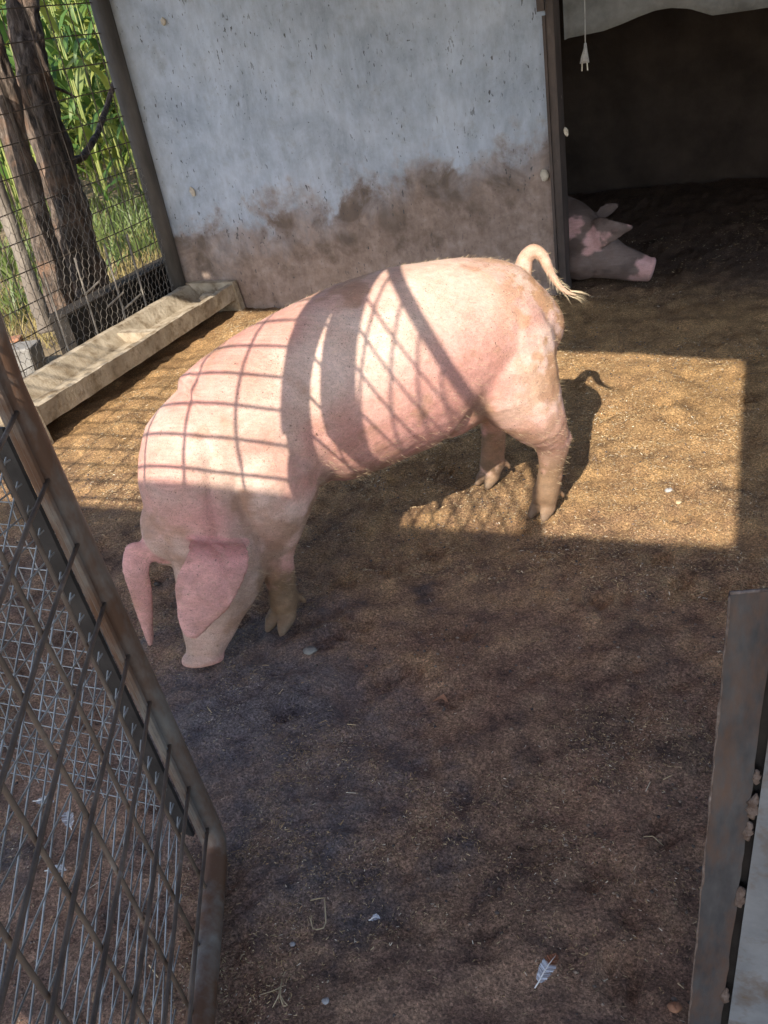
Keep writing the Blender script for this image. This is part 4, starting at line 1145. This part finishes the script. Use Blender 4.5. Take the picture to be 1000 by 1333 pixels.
# ------------------------------------------------------------------ litter of chaff on the mud
def litter(n, xr, yr, seed):
    r = np.random.default_rng(seed)
    x = r.uniform(*xr, n); y = r.uniform(*yr, n)
    dens = fbm(np.column_stack([x * 2.6, y * 2.6, np.zeros(n)]), 4, seed + 3)
    d2 = fbm(np.column_stack([x * 9, y * 9, np.zeros(n)]), 3, seed + 4)
    keep = r.random(n) < (sstep(dens, .38, .62) * .9 + .1) * (sstep(d2, .36, .62) * .9 + .1)
    keep &= ~((x < -3.0) & (y > 2.7)) & ~((x > -3.4) & (x < -0.95) & (y > WY - .02) & (y < WY + .13))
    return x[keep], y[keep], r
def chaff(n, xr, yr, seed, lmin, lmax, wid):
    x, y, r = litter(n, xr, yr, seed)
    m_ = len(x)
    z = floor_h(x, y) + 0.0022
    a_ = r.uniform(0, 2 * np.pi, m_); L_ = lmin + (lmax - lmin) * r.random(m_) ** 2.2; w_ = wid * (.6 + .9 * r.random(m_))
    tl_ = r.normal(0, .22, m_)
    d = np.column_stack([np.cos(a_), np.sin(a_), tl_]); sd = np.column_stack([-np.sin(a_), np.cos(a_), r.normal(0, .3, m_)])
    c_ = np.column_stack([x, y, z]); 
    hl = (d * L_[:, None] / 2); hw = sd * w_[:, None] / 2
    rdg = np.column_stack([np.zeros(m_), np.zeros(m_), w_ * .4])
    V = np.stack([c_ - hl - hw, c_ + hl - hw * .6, c_ + hl + hw * .6, c_ - hl + hw, c_ - hl + rdg, c_ + hl + rdg], 1).reshape(-1, 3)
    b_ = np.arange(m_)[:, None] * 6
    F = np.vstack([b_ + np.array([[0, 1, 5, 4]]), b_ + np.array([[4, 5, 2, 3]])])
    pal = np.array([[.48, .34, .18], [.60, .46, .27], [.32, .21, .115], [.74, .66, .52], [.10, .07, .05], [.50, .33, .16]])
    ci = r.choice(len(pal), m_, p=[.26, .22, .20, .08, .14, .10])
    cols = np.repeat(pal[ci] * (.7 + .6 * r.random((m_, 1))), 6, axis=0)
    return V, F, cols
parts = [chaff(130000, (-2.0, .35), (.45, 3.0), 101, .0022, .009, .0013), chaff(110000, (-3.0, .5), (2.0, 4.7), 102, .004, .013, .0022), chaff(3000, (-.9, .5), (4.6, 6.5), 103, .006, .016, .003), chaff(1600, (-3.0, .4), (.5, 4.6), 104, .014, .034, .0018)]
Vs, Fs, Cs, off = [], [], [], 0
for V, F, cs in parts:
    Vs.append(V); Fs.append(F + off); Cs.append(cs); off += len(V)
o = raw_obj("straw_litter", np.vstack(Vs), np.vstack(Fs), "chaff", cols=np.vstack(Cs))
tag(o, "fine chopped straw and chaff scattered over the mud", "straw", kind="stuff")
# crumbs of soil and dung
x, y, r = litter(30000, (-2.6, .4), (.5, 4.2), 140)
m_ = len(x); rad = .0012 + .0048 * r.random(m_) ** 5
c_ = np.column_stack([x, y, floor_h(x, y) + rad * .3])
oct_ = np.array([[1, 0, 0], [0, 1, 0], [-1, 0, 0], [0, -1, 0], [0, 0, .8], [0, 0, -.8]])
V = (c_[:, None] + oct_[None] * rad[:, None, None] * (.7 + .6 * r.random((m_, 6, 1)))).reshape(-1, 3)
b_ = np.arange(m_)[:, None] * 6
F = np.vstack([b_ + np.array([t]) for t in ((0, 1, 4), (1, 2, 4), (2, 3, 4), (3, 0, 4), (1, 0, 5), (2, 1, 5), (3, 2, 5), (0, 3, 5))])
pal = np.array([[.11, .085, .072], [.17, .125, .10], [.26, .195, .15], [.075, .062, .057]])
cs = np.repeat(pal[r.choice(4, m_)], 6, axis=0)
o = raw_obj("soil_crumbs", V, F, "chaff", smooth=True, cols=cs)
tag(o, "loose crumbs of dark soil and dung on the pen floor", "soil", kind="stuff")

# ------------------------------------------------------------------ single finds on the floor
def fl_at(px, py, dz=0.006):
    q = GR(px, py); hgt = floor_h(np.array([q[0]]), np.array([q[1]]))[0]
    return np.array([q[0], q[1], hgt + dz])
def feather(px, py, ang, L_, wd, cols, label, group=None, z=None):
    """vane of barbs on a curved quill; cols: base to tip colours"""
    p = fl_at(px, py, .016)
    t = thing("feather", label, "feather", p, group)
    n = 34; vs = []; cs = []; fs = []
    c_, s_ = math.cos(ang), math.sin(ang)
    for sg in (-1, 1):
        for i in range(n):
            u = i / (n - 1)
            w_ = wd * (math.sin(math.pi * min(1, .12 + u * .86)) ** .6) * (1 + .28 * wob(i, sg + 3))
            if wob(i * 3, sg) > .38: w_ *= .6
            x0 = u * L_; sw = .35 * w_
            for (a_, bq, zz_) in ((x0, 0, 0), (x0 + L_ / n * .95, 0, 0), (x0 + sw + L_ / n, sg * w_, .003 + .003 * wob(i, 8)), (x0 + sw * .9, sg * w_ * .97, .003 + .003 * wob(i, 9))):
                vs.append((a_ * c_ - bq * s_, a_ * s_ + bq * c_, zz_ + .006 * math.sin(u * 3)))
                k_ = np.interp(u, [0, .54, .60, 1], [0, 0, 1, 1])
                cs.append(np.array(cols[0]) * (1 - k_) + np.array(cols[1]) * k_)
            q = len(vs) - 4; fs.append((q, q + 1, q + 2, q + 3))
    raw_obj("vane", vs, fs, "feather", t, cols=np.array(cs))
    pts = [(-.22 * L_ * c_, -.22 * L_ * s_, .002), (0, 0, .003)] + [(u * L_ * c_, u * L_ * s_, .0035 + .006 * math.sin(u * 3)) for u in np.linspace(.2, .95, 5)]
    MB().tube(pts, [.0012, .0013, .0011, .0009, .0008, .0006, .0004], 6).build("quill", "quill", t, True)
    return t
feather(702, 1283, math.radians(70), .060, .0125, ((.60, .62, .68), (.26, .10, .05)), "white feather with a russet tip lying on the mud")
feather(484, 1203, math.radians(25), .018, .006, ((.62, .65, .74), (.60, .62, .70)), "tiny bluish white down feather beside the curled straw")
feather(52, 1052, math.radians(10), .045, .012, ((.62, .63, .66), (.58, .58, .60)), "white feather lying behind the thin bars of the gate", "white feathers behind the gate")
feather(95, 1082, math.radians(140), .05, .013, ((.62, .63, .66), (.58, .58, .60)), "white feather lying behind the thin bars of the gate", "white feathers behind the gate")
feather(70, 1147, math.radians(15), .04, .010, ((.60, .62, .66), (.58, .58, .60)), "white feather lying behind the thin bars of the gate", "white feathers behind the gate")
def stalk(pxs, r_, label, extra=()):
    base = fl_at(*pxs[0])
    t = thing("straw_stalk", label, "straw", base)
    def dense(pp):
        w_ = [fl_at(*q, .008) - base for q in pp]
        return w_
    MB().tube(dense(pxs), r_, 6).build("stem", "straw", t, True)
    for ex in extra:
        MB().tube(dense(ex), r_ * .8, 6).build("blade", "straw", t, True)
stalk([(405, 1176), (415, 1174), (424, 1174), (425, 1190), (425, 1203), (422, 1211), (414, 1215), (408, 1211), (406, 1202), (408, 1197)], .0013, "pale straw stalk bent into a hook shape on the mud")
stalk([(368, 1277), (367, 1291), (367, 1303), (370, 1313)], .0012, "forked dry grass stalk with several blades lying on the mud", ([(367, 1290), (358, 1296), (340, 1300)], [(367, 1295), (363, 1305), (357, 1317)], [(367, 1300), (371, 1308), (376, 1314)], [(366, 1292), (365, 1303), (360, 1310)]))
stalk([(838, 1094), (850, 1097), (864, 1101)], .0011, "straight short straw lying near the half door")
def pebble(px, py, r_, mat, label, name="pebble"):
    p = fl_at(px, py, r_ * .25); k = MB()
    k.loft([((0, 0, -.5 * r_), (.7 * r_, 0, 0), (0, .6 * r_, 0)), ((0.05 * r_, 0, 0), (r_, .2 * r_, 0), (-.15 * r_, .8 * r_, 0)), ((0, .08 * r_, .4 * r_), (.72 * r_, .1 * r_, .05 * r_), (-.1 * r_, .6 * r_, 0)), ((-.05 * r_, 0, .62 * r_), (.3 * r_, 0, 0), (0, .25 * r_, 0))], 10)
    k.v = [tuple(np.array(q) * np.array([1, 1, .75]) + r_ * .28 * np.array([wob(j_, px), wob(j_, py), wob(j_, 3)])) for j_, q in enumerate(k.v)]
    return tag(k.build(name, mat, None, True, p), label, "clod" if name == "clod" else "stone")
pebble(425, 1307, .008, "stone", "pale pebble beside the forked grass stalk")
pebble(380, 1227, .006, "stone", "small white pebble under the hooked straw")
pebble(405, 853, .020, "block", "tan clod of dried mud in front of the pig's foreleg", "clod")
pebble(870, 648, .013, "stone", "whitish pebble in the sunlit patch of floor", )
pebble(883, 655, .011, "straw", "pale yellow clod in the sunlit patch of floor", "clod")
pebble(879, 1312, .012, "brick", "orange brick crumb at the foot of the half door", "clod")
k = MB(); c_ = fl_at(574, 912, .01)
k.add([(-.02, -.006, 0), (0, .004, .006), (.022, -.004, .002), (.004, .016, .010), (-.02, -.006, .002), (0, .004, .008), (.022, -.004, .004), (.004, .016, .012)], [(0, 1, 3), (1, 2, 3), (5, 4, 7), (6, 5, 7), (0, 4, 5, 1), (1, 5, 6, 2), (2, 6, 7, 3), (3, 7, 4, 0)])
tag(k.build("dry_leaf", "brick", None, False, c_), "small curled brown leaf in the middle of the mud", "leaf")

# ------------------------------------------------------------------ beyond the fence
tb = MB(); 
tb.box((-3.90, 3.95, -0.05), (-3.76, 5.75, 0.26))
tag(tb.build("timber_sleeper", "timber"), "dark heavy timber lying beyond the fence", "timber")
for (px, py, sx_, sy_, sz_, rz, mt, lb) in ((8, 452, .11, .055, .05, .5, "brick", "broken red brick lying outside the wire fence"), (28, 478, .13, .09, .09, .3, "block", "grey concrete block lying outside the wire fence")):
    p = GR(px, py); k = MB(); c_, s_ = math.cos(rz), math.sin(rz)
    k.obox((0, 0, sz_ - .045), (sx_ * c_, sx_ * s_, 0), (-sy_ * s_, sy_ * c_, 0), (0.01, 0, sz_))
    o = k.build("brick" if mt == "brick" else "concrete_block", mt, None, False, p); tag(o, lb, "brick" if mt == "brick" else "block")
    bv = o.modifiers.new("b", 'BEVEL'); bv.width = .012; bv.segments = 2

tree = thing("tree", "old tree with several rough brown trunks outside the fence", "tree", (-4.4, 4.95, 0))
TO_ = np.array([-4.4, 4.95, 0.0])
def trunk(pts, name, mat, n=18, seed=0):
    """pts: (px,py,x,radius)"""
    base = [(XP(px, py, x_) if z_ is None else np.array([x_, z_[0], z_[1]]), r_) for px, py, x_, r_, z_ in pts]
    P_ = np.array([b_[0] for b_ in base]); Rr = np.array([b_[1] for b_ in base])
    k_ = np.arange(len(P_)); f_ = np.linspace(0, len(P_) - 1, 90)
    P_ = np.column_stack([np.interp(f_, k_, P_[:, q]) for q in range(3)]); Rr = np.interp(f_, k_, Rr)
    for _ in range(3):
        P_[1:-1] = (P_[:-2] + 2 * P_[1:-1] + P_[2:]) / 4
    m = MB(); m.tube(list(P_ - TO_), list(Rr), n)
    V = np.array(m.v); nn = fbm((V + TO_) * np.array([14, 14, 3.0]), 4, 90 + seed) - .5
    ax = np.repeat(P_ - TO_, n, axis=0); d = V - ax; d /= np.linalg.norm(d, axis=1)[:, None] + 1e-9
    n2 = np.abs(fbm((V + TO_) * np.array([26, 26, 5.0]), 3, 95 + seed) - .5)
    V = V + d * ((nn * .55 - n2 * .55 + .06) * np.repeat(Rr, n) * 1.5)[:, None]
    m.v = [tuple(q) for q in V]
    return m.build(name, mat, tree, True)
main_t = trunk([(118, 402, -4.40, .20, None), (105, 340, -4.40, .140, None), (80, 240, -4.42, .118, None), (48, 120, -4.45, .112, None), (32, 30, -4.5, .105, None), (25, -60, -4.55, .10, None), (0, 0, -4.75, .09, (5.5, 3.2))], "trunk", "bark", 48)
trunk([(85, 405, -4.32, .11, None), (62, 330, -4.32, .085, None), (40, 250, -4.33, .08, None), (12, 150, -4.36, .085, None), (-12, 60, -4.4, .08, None), (-40, -40, -4.5, .07, None), (0, 0, -5.1, .05, (4.7, 3.2))], "trunk", "bark", 40, 3)
trunk([(62, 432, -4.15, .055, None), (38, 360, -4.18, .045, None), (12, 290, -4.2, .042, None), (-20, 200, -4.25, .04, None), (-60, 80, -4.3, .035, None)], "trunk", "pale_bark", 14, 5)
br1 = trunk([(84, 212, -4.42, .03, None), (108, 205, -4.43, .024, None), (128, 172, -4.47, .022, None), (145, 120, -4.52, .02, None), (156, 82, -4.58, .016, None), (158, 40, -4.62, .01, None)], "branch", "bark", 10, 7)
br2 = trunk([(66, 112, -4.45, .012, None), (82, 118, -4.4, .010, None), (100, 127, -4.36, .006, None)], "branch", "bark", 8, 8)
br1.parent = main_t; br2.parent = main_t
# crown above the frame
nl_ = 5200
cen = np.array([[-4.9, 5.7, 4.3], [-5.6, 5.0, 4.2], [-4.7, 5.2, 5.0], [-5.3, 6.1, 4.9], [-5.5, 4.4, 3.9], [-5.0, 5.4, 3.5]])
ci = rng.integers(0, len(cen), nl_)
dv = rng.normal(size=(nl_, 3)); dv /= np.linalg.norm(dv, axis=1)[:, None]
pc = cen[ci] + dv * (rng.random((nl_, 1)) ** .5) * np.array([.8, .8, .55])
u_ = rng.normal(size=(nl_, 3)); u_ /= np.linalg.norm(u_, axis=1)[:, None]
w_ = np.cross(u_, rng.normal(size=(nl_, 3))); w_ /= np.linalg.norm(w_, axis=1)[:, None]
V = np.stack([pc - u_ * .06, pc + w_ * .028, pc + u_ * .06, pc - w_ * .028], 1).reshape(-1, 3) - TO_
F = np.arange(nl_ * 4).reshape(-1, 4)
o = raw_obj("crown", V, F, "leaf", tree); o["kind"] = "stuff"
MB().tube([np.array([-4.75, 5.5, 3.15]) - TO_, np.array([-4.8, 5.5, 4.6]) - TO_], [.09, .03], 10).build("branch", "bark", tree, True)
MB().tube([np.array([-5.1, 4.7, 3.15]) - TO_, np.array([-5.5, 4.9, 4.3]) - TO_], [.05, .02], 10).build("branch", "bark", tree, True)

# maize
def leaf_mesh(L_, wd, rise, droop, seed):
    r = np.random.default_rng(seed); m = MB(); n = 12; vs = []; fs = []
    x = z = 0.0; ang = rise
    for i in range(n + 1):
        u = i / n
        w_ = wd * (min(1, u * 5 + .35)) * (1 - u ** 2.2) + .001
        tw = .35 * math.sin(u * 3 + seed)
        vs += [(x, -w_ * math.cos(tw), z - w_ * math.sin(tw) + .012 * math.sin(u * 19 + seed)), (x, 0, z - .25 * w_), (x, w_ * math.cos(tw), z + w_ * math.sin(tw) + .012 * math.sin(u * 17 + 1 + seed))]
        ang -= droop / n * (0.4 + 1.4 * u)
        x += L_ / n * math.cos(ang); z += L_ / n * math.sin(ang)
    for i in range(n):
        for q in (0, 1):
            fs.append((i * 3 + q, i * 3 + q + 1, (i + 1) * 3 + q + 1, (i + 1) * 3 + q))
    m.add(vs, fs); me_ = m.mesh("corn_leaf", True); me_.materials.append(M['corn']); return me_
leaf_ms = [leaf_mesh(.95, .045, 1.15, 2.2, 1), leaf_mesh(.85, .042, 1.0, 2.6, 2), leaf_mesh(1.05, .05, 1.25, 2.5, 3), leaf_mesh(.7, .038, .9, 1.7, 4)]
stalk_m = MB().tube([(0, 0, -.05), (.01, 0, .7), (.0, .01, 1.4), (.015, .005, 2.25)], [.016, .014, .011, .005], 7).mesh("stalk", True); stalk_m.materials.append(M['corn_stalk'])
r = random.Random(5)
spots = []
for row in range(6):
    for i in range(15):
        # rows run away to the left beyond the fence
        y0 = 7.9 + row * .75 + r.uniform(-.12, .12); x0 = -5.6 - row * .42 - i * .27 + r.uniform(-.1, .1)
        spots.append((x0, y0 + .04 * i, row))
for n_i, (x0, y0, row) in enumerate(spots):
    c = thing("corn_plant", "tall green corn plant in the first row beside the weeds" if row == 0 else "tall green corn plant standing behind the first corn row", "corn", (x0, y0, -.045),
              "corn plants of the first row" if row == 0 else "corn plants behind the first row")
    sc = r.uniform(.95, 1.3)
    s0 = bpy.data.objects.new("stalk", stalk_m); C.objects.link(s0); s0.parent = c; s0.scale = (1, 1, sc)
    a0 = r.uniform(0, 6.28)
    for q in range(9):
        lf_ = bpy.data.objects.new("leaf", leaf_ms[r.randrange(4)]); C.objects.link(lf_); lf_.parent = c
        lf_.location = (0, 0, (.28 + q * .21) * sc); lf_.rotation_euler = (r.uniform(-.15, .15), r.uniform(-.2, .15), a0 + q * math.pi + r.uniform(-.5, .5))
        k_ = r.uniform(.75, 1.1); lf_.scale = (k_, k_, k_)
# far maize as one mass behind the rows
nL = 22000
xm = rng.uniform(-22, -4.5, nL); ym = rng.uniform(12.8, 17, nL); zm = rng.uniform(0, 3.9, nL)
ux = rng.normal(size=(nL, 3)) * np.array([.5, .5, 1]); ux /= np.linalg.norm(ux, axis=1)[:, None]
wx_ = np.cross(ux, rng.normal(size=(nL, 3))); wx_ /= np.linalg.norm(wx_, axis=1)[:, None]
pc = np.column_stack([xm, ym, zm])
V = np.stack([pc - ux * .4, pc + wx_ * .04, pc + ux * .4, pc - wx_ * .04], 1).reshape(-1, 3)
o = raw_obj("corn_field", V, np.arange(nL * 4).reshape(-1, 4), "corn")
tag(o, "dense mass of corn filling the field behind the first rows", "corn", kind="stuff")
# grass and weeds
def blades(name, n, xr, yr, hgt, wid, mat, label, cat, patch):
    x = rng.uniform(*xr, n); y = rng.uniform(*yr, n)
    d = fbm(np.column_stack([x * patch, y * patch, np.zeros(n)]), 3, len(name)); k_ = rng.random(n) < sstep(d, .38, .6) * .9 + .1
    x, y = x[k_], y[k_]; m = len(x)
    a_ = rng.uniform(0, 6.28, m); L_ = hgt * (.4 + .9 * rng.random(m)); ln = rng.normal(0, .45, (m, 2))
    p = np.column_stack([x, y, np.full(m, -.045)]); s = np.column_stack([np.cos(a_), np.sin(a_), np.zeros(m)]) * wid
    tp_ = p + np.column_stack([ln[:, 0] * L_, ln[:, 1] * L_, L_])
    md_ = (p + tp_) / 2 + np.column_stack([np.zeros(m), np.zeros(m), L_ * .12])
    V = np.stack([p - s, p + s, md_ + s * .9, md_ - s * .9, tp_], 1).reshape(-1, 3)
    b_ = np.arange(m)[:, None] * 5
    F = np.vstack([b_ + np.array([[0, 1, 2]]), b_ + np.array([[0, 2, 3]]), b_ + np.array([[3, 2, 4]])])
    tag(raw_obj(name, V, F, mat), label, cat, kind="stuff")
blades("dry_grass", 9000, (-7.5, -3.9), (4.2, 8.4), .14, .004, "dry_grass", "yellowed dry grass between fence and corn", "grass", 1.2)
blades("weeds", 9000, (-9.5, -4.9), (4.0, 9.0), .22, .012, "grass", "low green weeds growing outside the fence", "weeds", .9)
